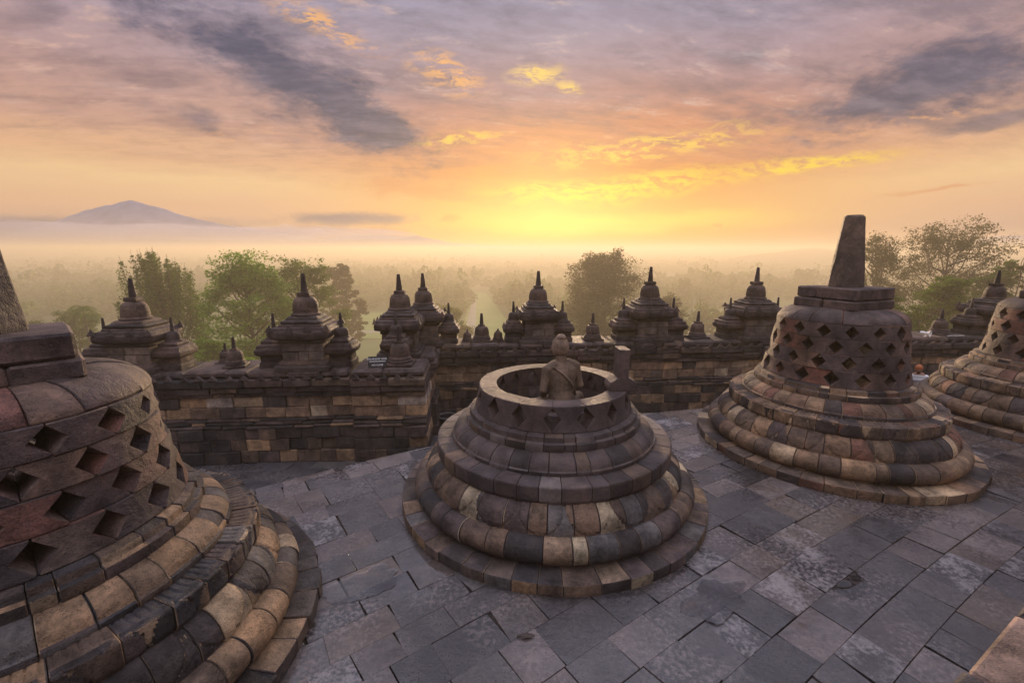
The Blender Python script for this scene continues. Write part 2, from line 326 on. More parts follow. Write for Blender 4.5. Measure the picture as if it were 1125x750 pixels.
def cloud_mat(name, dens, col):
    m = bpy.data.materials.new(name); m.use_nodes = True; t = NT(m.node_tree); t.n.clear()
    o = t.node('ShaderNodeOutputMaterial'); pv = t.node('ShaderNodeVolumePrincipled')
    pv.inputs['Color'].default_value = tuple(col) + (1,); pv.inputs['Density'].default_value = dens; pv.inputs['Anisotropy'].default_value = .1
    t.l.new(pv.outputs[0], o.inputs['Volume']); return m
M['cloud'] = cloud_mat('low cloud', .0014, (.56, .56, .68))
M['hill'] = plain('hill woods', (.06, .075, .04), .95, nscale=.03, amt=.5)
M['mountain'] = plain('mountain slopes', (.27, .245, .27), .95, nscale=.004, amt=.12)  # pale blue-grey holds the distance haze in its colour
M['leaf_litter'] = plain('dead leaf', (.035, .022, .014), .6)

# ------------------------------------------------------------------ mesh helpers
class MB:
    def __init__(s): s.v = []; s.f = []; s.n = 0
    def add(s, v, f):
        n = s.n; s.v.append(np.asarray(v, dtype=float).reshape(-1, 3)); s.n += len(s.v[-1])
        s.f.extend([tuple(i + n for i in q) for q in f])
    def build(s, name, mat, parent=None, smooth=40, loc=None):
        me = bpy.data.meshes.new(name)
        v = np.concatenate(s.v) if s.v else np.zeros((0, 3))
        me.from_pydata(v.tolist(), [], s.f); me.update()
        if mat is not None: me.materials.append(mat)
        if smooth is not None:
            me.shade_smooth(); me.set_sharp_from_angle(angle=R(smooth))
        o = bpy.data.objects.new(name, me); C.objects.link(o)
        if parent is not None: o.parent = parent
        if loc is not None: o.location = loc
        return o
def tag(o, label=None, cat=None, group=None, kind=None):
    if label: o['label'] = label
    if cat: o['category'] = cat
    if group: o['group'] = group
    if kind: o['kind'] = kind
    return o
def thing(name, label, cat, loc=(0, 0, 0), rz=0, group=None):
    o = bpy.data.objects.new(name, None); C.objects.link(o); o.empty_display_size = .3
    o.location = loc; o.rotation_euler = (0, 0, rz)
    return tag(o, label, cat, group)

CB_F = None
def cbox(size, bev):
    """chamfered box: 24 vertices"""
    global CB_F
    h = np.array(size) / 2; b = min(bev, *(h * .6))
    V = []; idx = {}
    for sx in (-1, 1):
        for sy in (-1, 1):
            for sz in (-1, 1):
                sg = np.array((sx, sy, sz))
                for a in range(3):
                    p = sg * (h - b); p[a] = sg[a] * h[a]
                    idx[(sx, sy, sz, a)] = len(V); V.append(p)
    if CB_F is None:
        F = []
        for a in range(3):
            o1, o2 = (a + 1) % 3, (a + 2) % 3
            for s in (-1, 1):
                q = []
                for (p1, p2) in ((-1, -1), (1, -1), (1, 1), (-1, 1)):
                    k = [0, 0, 0]; k[a] = s; k[o1] = p1; k[o2] = p2; q.append(idx[(*k, a)])
                F.append(q if s > 0 else q[::-1])
        for a in range(3):                       # edges parallel to axis a
            o1, o2 = (a + 1) % 3, (a + 2) % 3
            for s1 in (-1, 1):
                for s2 in (-1, 1):
                    k0 = [0, 0, 0]; k0[a] = -1; k0[o1] = s1; k0[o2] = s2; k1 = list(k0); k1[a] = 1
                    q = [idx[(*k0, o1)], idx[(*k1, o1)], idx[(*k1, o2)], idx[(*k0, o2)]]
                    F.append(q if s1 * s2 < 0 else q[::-1])
        for sx in (-1, 1):
            for sy in (-1, 1):
                for sz in (-1, 1):
                    q = [idx[(sx, sy, sz, 0)], idx[(sx, sy, sz, 1)], idx[(sx, sy, sz, 2)]]
                    F.append(q if sx * sy * sz > 0 else q[::-1])
        CB_F = F
    return np.array(V), CB_F
def stone(mb, x0, x1, y0, y1, z0, z1, rng, bev=.012, jit=.006, gap=.004, rz=0., taper=0.):
    v, f = cbox((x1 - x0 - gap, y1 - y0, z1 - z0 - gap), bev)
    if taper:
        k = 1 - taper * (v[:, 2] / (z1 - z0) + .5); v[:, 0] *= k; v[:, 1] *= k
    v = v + rng.normal(0, jit * .35, v.shape)
    v = v + np.array((rng.normal(0, jit * .3), rng.normal(0, jit), rng.normal(0, jit * .3)))
    if rz: v = v @ np.array(((math.cos(rz), math.sin(rz), 0), (-math.sin(rz), math.cos(rz), 0), (0, 0, 1)))
    mb.add(v + np.array(((x0 + x1) / 2, (y0 + y1) / 2, (z0 + z1) / 2)), f)
def course(mb, x0, x1, y0, y1, z0, z1, n, rng, **kw):
    """a row of n stones of uneven length along x"""
    e = np.linspace(0, 1, n + 1); e[1:-1] += rng.uniform(-.25, .25, n - 1) / n
    for a, b in zip(e[:-1], e[1:]): stone(mb, x0 + (x1 - x0) * a, x0 + (x1 - x0) * b, y0, y1, z0, z1, rng, **kw)

def lathe(mb, prof, seg=24, close=True, centre=(0, 0)):
    v = []; f = []
    for r, z in prof:
        for k in range(seg):
            a = 2 * PI * k / seg; v.append((centre[0] + r * math.cos(a), centre[1] + r * math.sin(a), z))
    n = len(prof)
    for i in range(n - 1):
        for k in range(seg):
            k2 = (k + 1) % seg; f.append((i * seg + k, i * seg + k2, (i + 1) * seg + k2, (i + 1) * seg + k))
    if close:
        f.append(tuple(range(seg))[::-1]); f.append(tuple((n - 1) * seg + k for k in range(seg)))
    mb.add(v, f)
def tube(mb, pts, rad, seg=8):
    pts = [Vector(p) for p in pts]; n = len(pts); v = []; f = []
    for i, p in enumerate(pts):
        d = (pts[min(i + 1, n - 1)] - pts[max(i - 1, 0)]).normalized()
        a = d.orthogonal().normalized() if i == 0 else (a - d * a.dot(d)).normalized()
        b = d.cross(a)
        for k in range(seg):
            q = 2 * PI * k / seg; v.append(tuple(p + (a * math.cos(q) + b * math.sin(q)) * rad[i]))
    for i in range(n - 1):
        for k in range(seg):
            k2 = (k + 1) % seg; f.append((i * seg + k, i * seg + k2, (i + 1) * seg + k2, (i + 1) * seg + k))
    f.append(tuple(range(seg))[::-1]); f.append(tuple((n - 1) * seg + k for k in range(seg)))
    mb.add(v, f)
def subdiv(poly, step):
    out = [np.array(poly[0], float)]
    for p, q in zip(poly[:-1], poly[1:]):
        p = np.array(p, float); q = np.array(q, float); n = max(1, int(math.ceil(np.linalg.norm(q - p) / step)))
        for k in range(1, n + 1): out.append(p + (q - p) * k / n)
    return out
def roundoff(poly, rad):
    """chamfer each inner corner of an open polyline twice"""
    out = [np.array(poly[0], float)]
    for a, b, c in zip(poly[:-2], poly[1:-1], poly[2:]):
        a, b, c = (np.array(q, float) for q in (a, b, c))
        da, dc = np.linalg.norm(a - b), np.linalg.norm(c - b); r = min(rad, da * .4, dc * .4)
        p = b + (a - b) / da * r; q = b + (c - b) / dc * r
        out += [p, (p + q) / 4 + b / 2, q]
    out.append(np.array(poly[-1], float)); return out
def fbm(x, y, z):
    return noise.noise((x * 2.7, y * 2.7, z * 2.7)) * .6 + noise.noise((x * 9, y * 9, z * 9)) * .3 + noise.noise((x * 25, y * 25, z * 25)) * .15
def ring_stones(mb, outer, rin, N, rng, seg=8, step=.06, gap=.0032, inset=.0045, wob=.006, dr=.006, carve=None, off=0., jitter=.25):
    """a ring of N separate blocks that all have the outer profile [(r, z), ...] (bottom to top)"""
    prof = subdiv(outer, step); m = len(prof)
    L = np.concatenate([[0], np.cumsum([np.linalg.norm(b - a) for a, b in zip(prof[:-1], prof[1:])])]); L /= L[-1]
    nrm = []
    for i in range(m):
        tg = prof[min(i + 1, m - 1)] - prof[max(i - 1, 0)]; tg = tg / (np.linalg.norm(tg) + 1e-9)
        nrm.append(np.array((tg[1], -tg[0])))
    e = np.linspace(0, 1, N + 1); e[1:-1] += rng.uniform(-jitter, jitter, N - 1) / N
    rmax = max(p[0] for p in prof)
    for a0, a1 in zip(e[:-1] * 2 * PI + off, e[1:] * 2 * PI + off):
        g = gap / rmax; b = .006 / rmax
        ts = [a0 + g, a0 + g + b] + [a0 + (a1 - a0) * k / seg for k in range(1, seg)] + [a1 - g - b, a1 - g]
        do = rng.normal(0, dr); dz = rng.normal(0, dr * .4); tilt = rng.normal(0, .004); seed = rng.uniform(0, 50)
        ns = len(ts); rows = m + 2; v = []
        for j, th in enumerate(ts):
            ins = inset if j in (0, ns - 1) else 0.
            tl = (th - (a0 + a1) / 2) * rmax * tilt
            for i, (p, n_) in enumerate(zip(prof, nrm)):
                cx, cy = math.cos(th), math.sin(th)
                k = fbm(p[0] * cx + seed, p[0] * cy + seed, p[1]) * wob
                if carve: k -= carve(th, L[i])
                q = p + n_ * (k - ins) + np.array((do + tl, dz))
                v.append((q[0] * cx, q[0] * cy, q[1]))
            for zz in (v[-1][2], v[-m][2]):
                v.append((rin * math.cos(th), rin * math.sin(th), zz))
        f = []
        for j in range(ns - 1):
            for i in range(rows):
                i2 = (i + 1) % rows
                f.append((j * rows + i, (j + 1) * rows + i, (j + 1) * rows + i2, j * rows + i2))
        f.append(tuple(range(rows))); f.append(tuple((ns - 1) * rows + i for i in range(rows))[::-1])
        mb.add(v, f)

# ------------------------------------------------------------------ perforated stupas
def lotus(n_pet, depth=.016, top=.12):
    def fn(th, s):
        tt = (th * n_pet / (2 * PI)) % 1.0 - .5
        q = min(1., max(0., (s - .20) / .8))          # 0 at the lower lip, 1 at the top
        if s < .20: return 0.
        wdt = .47 * math.sqrt(max(0., 1 - (1 - q) ** 2.4)) if q < 1 else .47
        a = abs(tt) - wdt
        grv = math.exp(-(a / .026) ** 2) * depth * .8
        return grv + (depth * .35 if a > 0 else 0) - .006 * max(0., 1 - (tt / .3) ** 2) * (1 if a < 0 else 0)
    return fn
def arcs(n_pet, depth=.012):
    def fn(th, s):
        tt = (th * n_pet / (2 * PI)) % 1.0 - .5
        q = min(1., max(0., s / .62))
        if s > .62: return depth * .8 * (1 if (th * n_pet * 5 / (2 * PI)) % 1 < .25 else 0) * (1 if s > .7 else .2)
        a = abs(tt) - .46 * math.sqrt(max(0, 1 - q ** 2.2))
        return math.exp(-(a / .03) ** 2) * depth + (depth if a > 0 else 0)
    return fn
H = S
def bell_radius(z):
    return np.interp(z, [.380, .40, .457, .529, .60, .667], [.319, .313, .303, .2925, .283, .274]) * H
ROWS = [(.382, .457), (.457, .529), (.529, .600), (.600, .667)]
def bell_row(mb, z0, z1, N, off, rng, thick=.20, hw=.25, wob=.006, dr=.004, fine=1):
    if fine > 1: hw = .265
    pitch = 2 * PI / N
    lev = [0, .03, .07, .3, .5, .7, .93, .97, 1] if fine == 1 else [0, .02, .07, .14, .22, .3, .4, .5, .6, .7, .78, .86, .93, .98, 1]
    def notch(q):
        if q <= .07 or q >= .93: return 0.
        return hw * (1 - abs(q - .5) / .43)
    nT = 6 if fine == 1 else 18
    for i in range(N):
        a0 = off + i * pitch; do = rng.normal(0, dr); seed = rng.uniform(0, 60); g = (.0028 if fine == 1 else .0040) / (1.0 * H * .3)
        jl, jr = rng.normal(0, .012, 2)
        tlz = rng.normal(0, .004)
        cols = nT + 3; v = []
        def pt(q, tcol, depth):
            nl = notch(q) * (1 + jl * 4); nr = notch(q) * (1 + jr * 4)
            lo = a0 + g + nl * pitch; hi = a0 + pitch - g - nr * pitch
            e = .006 / (.3 * H)
            th = [lo, lo + e][tcol] if tcol < 2 else ([hi - e, hi][tcol - (cols - 2)] if tcol >= cols - 2 else lo + (hi - lo) * (tcol - 1) / (nT))
            z = z0 + (z1 - z0) * ((.003 + .994 * q) if fine == 1 else (.010 + .98 * q))
            r = bell_radius(z) + do
            edge = tcol in (0, cols - 1) or q in (0, 1)
            x, y = math.cos(th), math.sin(th)
            r += fbm(r * x + seed, r * y + seed, z * H) * wob - (.005 if edge else 0) * (1 if fine == 1 else 2.2)
            r -= depth
            return (r * x, r * y, z * H + tlz * (th - a0 - pitch / 2))
        for q in lev:
            for c in range(cols): v.append(pt(q, c, 0))
        nv = len(v)
        for q in lev:
            for c in range(cols): v.append(pt(q, c, thick))
        f = []
        nl_ = len(lev)
        for a in range(nl_ - 1):
            for c in range(cols - 1):
                p = (a * cols + c, a * cols + c + 1, (a + 1) * cols + c + 1, (a + 1) * cols + c)
                f.append(p); f.append(tuple(nv + k for k in p[::-1]))
            for c in (0, cols - 1):
                p = (a * cols + c, (a + 1) * cols + c, nv + (a + 1) * cols + c, nv + a * cols + c)
                f.append(p if c == 0 else p[::-1])
        for c in range(cols - 1):
            for a in (0, nl_ - 1):
                p = (a * cols + c, nv + a * cols + c, nv + a * cols + c + 1, a * cols + c + 1)
                f.append(p if a == 0 else p[::-1])
        mb.add(v, f)

def octo(mb, r0, r1, z0, z1, cx=0, cy=0, rz=0, n=8, top_bev=.03, rows=10, wob=.006, seed=0., fl=1.0):
    """tapered many-sided pinnacle stone with softly broken arrises"""
    v = []; f = []; seg = n * 3
    lv = [0, .015] + [k / rows for k in range(1, rows)] + [1 - top_bev, 1]
    for iz, q in enumerate(lv):
        r = r0 + (r1 - r0) * q
        if iz == 0: r -= .008
        if iz == len(lv) - 1: r -= r1 * .22
        for k in range(seg):
            s, fr = divmod(k, 3)
            a0 = 2 * PI * s / n + rz; a1 = a0 + 2 * PI / n
            w_ = (.06, .5, .94)[fr]
            px = math.cos(a0) * (1 - w_) + math.cos(a1) * w_; py = math.sin(a0) * (1 - w_) + math.sin(a1) * w_
            z = z0 + (z1 - z0) * q
            k2 = 1 + (fbm(px * 2 + seed, py * 2 + seed, z) * wob) / max(r, .02)
            v.append((cx + px * r * k2, cy + py * r * k2, z))
    m_ = len(lv)
    for i in range(m_ - 1):
        for k in range(seg):
            k2 = (k + 1) % seg; f.append((i * seg + k, i * seg + k2, (i + 1) * seg + k2, (i + 1) * seg + k))
    f.append(tuple(range(seg))[::-1]); f.append(tuple((m_ - 1) * seg + k for k in range(seg)))
    mb.add(v, f)

def rp(lst, rad=.014): return roundoff([(r * H, z * H) for r, z in lst], min(rad, .008))
def perforated_stupa(loc, label, seed, base_mat, lower_mat, bell_mat, seg=8, near=1, harm_rot=0., full=True, worn=1.0, cols=None, phase=0., carved=True, spire_mat='spire'):
    rng = np.random.default_rng(seed)
    t_ = thing('perforated_stupa', label, 'stupa', (loc[0] * H, loc[1] * H, 0))
    wob = .007 * worn
    def part(name, mb, mat): return mb.build(name, M[mat], t_, smooth=24)
    mb = MB(); ring_stones(mb, rp([(.60, -.004), (.621, -.002), (.621, .038), (.54, .040)], .02), .50 * H, 44, rng, seg, .05 / near, wob=wob * 1.3, dr=.008 * worn); part('base_step', mb, base_mat)
    tor = [(.545, .036)] + [(.524 + .043 * math.cos(a), .083 + .043 * math.sin(a)) for a in np.linspace(-1.2, 1.75, 10)]
    mb = MB(); ring_stones(mb, [(r * H, z * H) for r, z in tor], .44 * H, 40, rng, seg, .05 / near, wob=wob * 1.2, dr=.005 * worn); part('round_moulding', mb, base_mat)
    lot = rp([(.500, .117), (.516, .119), (.517, .139)], .01) + [np.array((r * H, z * H)) for r, z in [(.5155, .150), (.510, .168), (.498, .185), (.484, .197), (.468, .205)]]
    mb = MB(); ring_stones(mb, lot, .40 * H, 38, rng, 26 if near == 1 else 36, .03, wob=wob * .8, dr=.004 * worn, carve=lotus(20)); part('lotus_moulding', mb, base_mat)
    ban = rp([(.455, .201), (.466, .203), (.473, .218), (.473, .262), (.469, .2665), (.45, .268), (.405, .272)], .016)
    mb = MB(); ring_stones(mb, ban, .36 * H, 36, rng, max(seg, 22 if carved else seg), .03 if carved else .05, wob=wob, dr=.005 * worn, carve=arcs(30) if carved else None); part('plain_moulding', mb, lower_mat)
    cym = rp([(.400, .264), (.411, .266), (.412, .284), (.405, .286), (.403, .292)], .008) + [np.array((r * H, z * H)) for r, z in [(.398, .303), (.385, .315), (.368, .323), (.348, .330)]]
    mb = MB(); ring_stones(mb, cym, .30 * H, 34, rng, seg, .05 / near, wob=wob * .8, dr=.004 * worn); part('curved_moulding', mb, lower_mat)
    stp = rp([(.345, .327), (.352, .328), (.352, .356), (.338, .358), (.337, .376), (.318, .381), (.30, .383)], .010)
    mb = MB(); ring_stones(mb, stp, .25 * H, 32, rng, seg, .05 / near, wob=wob * .8, dr=.004 * worn); part('stepped_moulding', mb, lower_mat)
    N = 16
    rows = ROWS if full else [(.382, .474)]
    mb = MB()
    for i, (z0, z1) in enumerate(rows):
        bell_row(mb, z0, z1, N, phase + (i % 2) * PI / N, rng, thick=.30 if full else .21, wob=wob * (1.5 if near > 1 else 1), dr=.007 * worn, fine=2 if near > 1 else 1)
    if full:
        cap = [(.272, .6675), (.2728, .671), (.2695, .680), (.261, .692), (.247, .704), (.229, .714), (.208, .721), (.18, .727)]
        ring_stones(mb, [(r * H, z * H) for r, z in cap], .05 * H, 13, rng, 10, .05 / near, wob=wob * 1.3, dr=.006 * worn, off=.3)
    part('bell', mb, bell_mat)
    # floor inside the bell
    mb = MB(); lathe(mb, [(.02, .30 * H), (.255 * H, .30 * H), (.255 * H, .305 * H), (.02, .306 * H)], 32); part('inner_floor', mb, 'bed')
    if full:
        mb = MB(); s = .30 * H
        c_, s_ = math.cos(harm_rot), math.sin(harm_rot)
        sub = MB()
        for (x0, x1, y0, y1, z0, z1) in ((-.5, .1, -.5, .0, .722, .768), (.1, .5, -.5, .05, .722, .768), (-.5, -.05, .0, .5, .722, .768), (-.05, .5, .05, .5, .722, .768),
                                         (-.47, .47, -.49, .15, .768, .826), (-.47, .0, .15, .48, .768, .824), (.0, .47, .15, .47, .768, .820)):
            stone(sub, x0 * s, x1 * s, y0 * s, y1 * s, z0 * H, z1 * H, rng, bev=.02, jit=.006)
        v = np.concatenate(sub.v); v = v @ np.array(((c_, s_, 0), (-s_, c_, 0), (0, 0, 1))); mb.add(v, sub.f)
        part('harmika', mb, 'harmika')
        mb = MB(); octo(mb, .080 * H, .043 * H, .822 * H, 1.168 * H, rz=harm_rot + PI / 8, wob=.012, seed=seed, rows=16)
        part('spire', mb, spire_mat)
    return t_

L_, C_, R_, RR_ = (-1.161, .961), (.167, 1.764), (1.661, 2.246), (3.205, 2.575)
def facing(loc): return math.atan2(-loc[1], -loc[0])
perforated_stupa(L_, 'large near bell stupa cut off by the left edge, purple brown lattice bell', 11, 'near_base', 'near_base', 'bell_near', seg=14, near=2, harm_rot=R(47), worn=1.5, phase=facing(L_), spire_mat='spire_dark')
perforated_stupa(C_, 'open stupa without upper bell, a seated buddha inside its dark lattice ring', 22, 'base_mixed', 'base_dark', 'bell_dark', seg=10, full=False, worn=.6, phase=facing(C_), carved=False)
perforated_stupa(R_, 'complete bell stupa with tall spire rising above the horizon, warm tan base stones', 33, 'base_warm', 'base_warm', 'bell_brown', seg=8, harm_rot=R(20), worn=1.1, phase=facing(R_))
perforated_stupa(RR_, 'bell stupa cropped by the right edge, behind the tall spired stupa', 44, 'base_warm', 'base_warm', 'bell_brown', seg=8, harm_rot=R(20), worn=1.1, phase=facing(RR_))

# ------------------------------------------------------------------ terrace floors
KC = np.array((7.5, -9.6)) * H            # centre of the paving courses
EC, ER = None, None
pe = np.array([[-1.101, 1.753], [-.907, 1.889], [-.641, 2.055], [-.396, 2.204], [.778, 2.637], [1.322, 2.778]]) * H
A = np.c_[2 * pe, np.ones(len(pe))]; sol = np.linalg.lstsq(A, (pe ** 2).sum(1), rcond=None)[0]
EC = sol[:2]; ER = math.sqrt(sol[2] + (EC ** 2).sum())

def clip_half(poly, p0, n_):
    out = []
    for i in range(len(poly)):
        a, b = poly[i], poly[(i + 1) % len(poly)]
        da, db = np.dot(a - p0, n_), np.dot(b - p0, n_)
        if da <= 0: out.append(a)
        if (da < 0 < db) or (db < 0 < da): out.append(a + (b - a) * da / (da - db))
    return out
def paver(mb, poly, z, rng, bev=.003, thick=.07, gap=.0016):
    poly = [np.array(p) for p in poly]
    c = sum(poly) / len(poly)
    a_ = 0.
    for i in range(len(poly)):
        p, q = poly[i], poly[(i + 1) % len(poly)]; a_ += p[0] * q[1] - p[1] * q[0]
    if a_ < 0: poly = poly[::-1]; a_ = -a_
    if a_ < .02: return
    def inset(d):
        o = []
        n = len(poly)
        for i in range(n):
            p, q, r = poly[i - 1], poly[i], poly[(i + 1) % n]
            e1 = q - p; e2 = r - q; e1 = e1 / (np.linalg.norm(e1) + 1e-9); e2 = e2 / (np.linalg.norm(e2) + 1e-9)
            n1 = np.array((-e1[1], e1[0])); n2 = np.array((-e2[1], e2[0])); b = n1 + n2
            k = max(.35, np.dot(b, n1)); o.append(q + b * d / k)
        return o
    tx, ty = rng.normal(0, .006, 2); dz = rng.normal(0, .004)
    def lift(pp, zz): return [(p[0], p[1], z + zz + dz + (p[0] - c[0]) * tx + (p[1] - c[1]) * ty) for p in pp]
    n = len(poly)
    v = lift(inset(gap + bev), 0) + lift(inset(gap), -bev) + lift(inset(gap), -thick)
    f = [tuple(range(n))]
    for k in (0, 1):
        for i in range(n):
            j = (i + 1) % n; f.append((k * n + i, (k + 1) * n + i, (k + 1) * n + j, k * n + j))
    mb.add(v, f)

rng = np.random.default_rng(5)
mb = MB(); rho = 8.5 * H
step_p = np.array((.62, .505)) * H; step_d = np.array((math.cos(R(29)), math.sin(R(29)))); step_n = np.array((math.sin(R(29)), -math.cos(R(29))))   # edge of the upper terrace
while rho < 17.5 * H:
    wd = rng.choice([.30, .36, .42, .48]) * rng.uniform(.94, 1.06)
    a = R(78) + rng.uniform(0, .02)
    while a < R(152):
        ln = rng.choice([.32, .42, .52, .66, .85], p=[.22, .30, .28, .16, .04]) * rng.uniform(.9, 1.1)
        a2 = a + ln / rho
        j = rng.normal(0, .012, 4) / rho
        poly = [KC + r_ * np.array((math.cos(q), math.sin(q))) for r_, q in ((rho, a + j[0]), (rho, a2 + j[1]), (rho + wd, a2 + j[2]), (rho + wd, a + j[3]))]
        c = sum(poly) / 4
        rr = np.linalg.norm(c - EC)
        if rr < ER + 1.0 and abs(c[0]) < 22 and c[1] > -4:
            n_ = (c - EC) / rr
            poly = clip_half(poly, EC + n_ * ER, n_)
            if len(poly) >= 3: poly = clip_half(poly, step_p + step_n * .25, step_n)
            if len(poly) >= 3: paver(mb, poly, 0., rng)
        a = a2
    rho += wd
tag(mb.build('terrace_floor', M['floor'], smooth=None), kind='structure')
m, t, b = new_mat('rain water'); t.n.remove(b)
tr_ = t.node('ShaderNodeBsdfTransparent'); tr_.inputs[0].default_value = (.99, .99, .99, 1); gl_ = t.node('ShaderNodeBsdfGlossy'); gl_.inputs['Roughness'].default_value = .03
fr_ = t.node('ShaderNodeFresnel'); fr_.inputs['IOR'].default_value = 1.7; ms_ = t.node('ShaderNodeMixShader')
t.l.new(fr_.outputs[0], ms_.inputs[0]); t.l.new(tr_.outputs[0], ms_.inputs[1]); t.l.new(gl_.outputs[0], ms_.inputs[2]); t.l.new(ms_.outputs[0], t.n.get('Material Output').inputs[0])
M['water'] = m
for u, v_, rx_, ry_, zz in ((785, 658, .36, .20, .005), (925, 641, .26, .17, .0055), (400, 640, .38, .2, .0035)):
    p = at_z(u, v_, 0); mb = MB(); nn = 40; v = [(p.x, p.y, zz)]
    for k in range(nn):
        q = 2 * PI * k / nn; e = 1 + .5 * noise.noise((math.cos(q) * 1.5 + u, math.sin(q) * 1.5, v_)) + .15 * noise.noise((math.cos(q) * 5, math.sin(q) * 5 + u, 1))
        x, y = rx_ * math.cos(q) * e, ry_ * math.sin(q) * e; v.append((p.x + x * math.cos(.55) - y * math.sin(.55), p.y + x * math.sin(.55) + y * math.cos(.55), zz))
    mb.add(v, [(0, 1 + k, 1 + (k + 1) % nn) for k in range(nn)]); tag(mb.build('puddle_water', m, smooth=None), kind='structure')
# bed under the slabs, its retaining wall, and the body of the temple below
mb = MB()
seg = 240; v = []; f = []
for k in range(seg):
    a = 2 * PI * k / seg
    v += [(EC[0] + (ER - .012) * math.cos(a), EC[1] + (ER - .012) * math.sin(a), -.03), (EC[0] + (ER - .012) * math.cos(a), EC[1] + (ER - .012) * math.sin(a), -1.4)]
for k in range(seg):
    j = (k + 1) % seg; f.append((2 * k, 2 * k + 1, 2 * j + 1, 2 * j))
f.append(tuple(2 * k for k in range(seg)))
mb.add(v, f); tag(mb.build('terrace_bed', M['bed'], smooth=None), kind='structure')

ZL = -.35 * H
WA = R(4.5)                                # direction of the balustrade walls
wd_ = np.array((math.cos(WA), math.sin(WA))); wn_ = np.array((-math.sin(WA), math.cos(WA)))
P0 = np.array((-1.087, 2.766)) * H         # a point on the foot of the left wall
def wl(s, q): return P0 + wd_ * s + wn_ * q     # s along the wall, q away from us
rng = np.random.default_rng(6)
mb = MB(); q = -9.0
while q < 4.2:
    wd = rng.uniform(.30, .42); s = -14 + rng.uniform(0, .4)
    while s < 24:
        ln = rng.uniform(.38, .8)
        sh = .35
        poly = [wl(s + q * sh, q), wl(s + ln + q * sh, q), wl(s + ln + (q + wd) * sh, q + wd), wl(s + (q + wd) * sh, q + wd)]
        c = sum(poly) / 4
        if np.linalg.norm(c - EC) > ER - .4 and c[1] > 1: paver(mb, poly, ZL, rng)
        s += ln
    q += wd
tag(mb.build('lower_plateau_floor', M['plateau'], smooth=None), kind='structure')
# the stepped mass of the temple: each lower gallery is a wider block
mb = MB()
def slab_box(x0, x1, y0, y1, z0, z1):
    v, f = cbox((x1 - x0, y1 - y0, z1 - z0), .05); v = v + np.array(((x0 + x1) / 2, (y0 + y1) / 2, (z0 + z1) / 2))
    rot = np.array(((math.cos(WA), math.sin(WA), 0), (-math.sin(WA), math.cos(WA), 0), (0, 0, 1))); mb.add(v @ rot, f)
slab_box(-20, 34, -50, 14.3, -4.5, ZL - .05); slab_box(-25, 39, -55, 18.5, -8.5, -4.5); slab_box(-30, 44, -60, 22.5, -12.5, -8.5); slab_box(-36, 50, -66, 28, -17, -12.5)
tag(mb.build('temple_mound', M['bed'], smooth=None), kind='structure')
# edge of the upper terrace where the camera stands
mb = MB(); rng = np.random.default_rng(8); s = -3.2; zt = .45 * H
sub = MB()
while s < 6:
    ln = rng.uniform(.5, .8)
    stone(sub, s, s + ln, 0, .75, zt - .26, zt, rng, bev=.015, jit=.006)
    for k in range(4):
        stone(sub, s + .2 * (k % 2), s + ln + .2 * (k % 2), .03, .75, zt - .26 - .29 * (k + 1), zt - .26 - .29 * k, rng, bev=.012, jit=.004)
    stone(sub, s, s + ln, .75, 1.5, zt - .26, zt, rng); stone(sub, s, s + ln, 1.5, 2.3, zt - .26, zt, rng)
    s += ln
v = np.concatenate(sub.v); a_ = R(29)
v = v * np.array((1, -1, 1)); fl = [q[::-1] for q in sub.f]
v = v @ np.array(((math.cos(a_), math.sin(a_), 0), (-math.sin(a_), math.cos(a_), 0), (0, 0, 1))) + np.array((step_p[0], step_p[1], 0))
mb.add(v, fl); tag(mb.build('upper_terrace_step', M['step'], smooth=None), kind='structure')

# ------------------------------------------------------------------ balustrade walls
def balustrade(label, p, ang, length, seed, thick=.95, group='balustrade walls round the plateau'):
    """p: foot of the near face at the start; runs 'length' metres along 'ang'; local -y is the near face"""
    rng = np.random.default_rng(seed)
    t_ = thing('balustrade_wall', label, 'wall', (p[0], p[1], ZL), ang)
    n = max(3, int(length / .36))
    def mk(name, mat, rows):
        mb = MB()
        for z0, z1, d, k, bev in rows: course(mb, 0, length, -d, thick, z0, z1, max(2, int(n * k)), rng, bev=bev, jit=.016)
        return mb.build(name, M[mat], t_, smooth=None)
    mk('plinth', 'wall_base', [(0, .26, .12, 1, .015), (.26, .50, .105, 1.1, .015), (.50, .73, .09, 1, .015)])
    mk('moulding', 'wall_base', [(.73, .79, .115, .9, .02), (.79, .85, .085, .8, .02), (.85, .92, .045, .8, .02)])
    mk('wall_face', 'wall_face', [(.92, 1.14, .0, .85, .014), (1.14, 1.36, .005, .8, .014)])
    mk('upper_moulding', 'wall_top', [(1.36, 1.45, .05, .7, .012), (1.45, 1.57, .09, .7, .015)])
    mb = MB(); course(mb, 0, length, -.14, thick + .1, 1.57, 1.74, max(2, int(n * .55)), rng, bev=.03, jit=.014)
    course(mb, .02, length - .02, -.06, thick, 1.74, 1.89, max(2, int(n * .6)), rng, bev=.045, jit=.02)
    x = .12                                  # small pointed antefixes along the lip
    while x < length - .1:
        h_ = rng.uniform(.07, .11); w_ = rng.uniform(.07, .1)
        v = [(x - w_, -.145, 1.735), (x + w_, -.145, 1.735), (x, -.135, 1.735 + h_), (x - w_, -.07, 1.735), (x + w_, -.07, 1.735), (x, -.075, 1.735 + h_)]
        mb.add(v, [(0, 1, 2), (5, 4, 3), (0, 3, 4, 1), (1, 4, 5, 2), (2, 5, 3, 0)]); x += rng.uniform(.24, .34)
    mb.build('cornice', M['wall_top'], t_, smooth=None)
    return t_
LW = 9.2
s_c = 1.64                                  # the left wall ends this far right of P0
st = wl(s_c - 1.45 - LW, 0); balustrade('left balustrade wall of mixed tan and black blocks nearest the camera', st, WA, LW, 71)
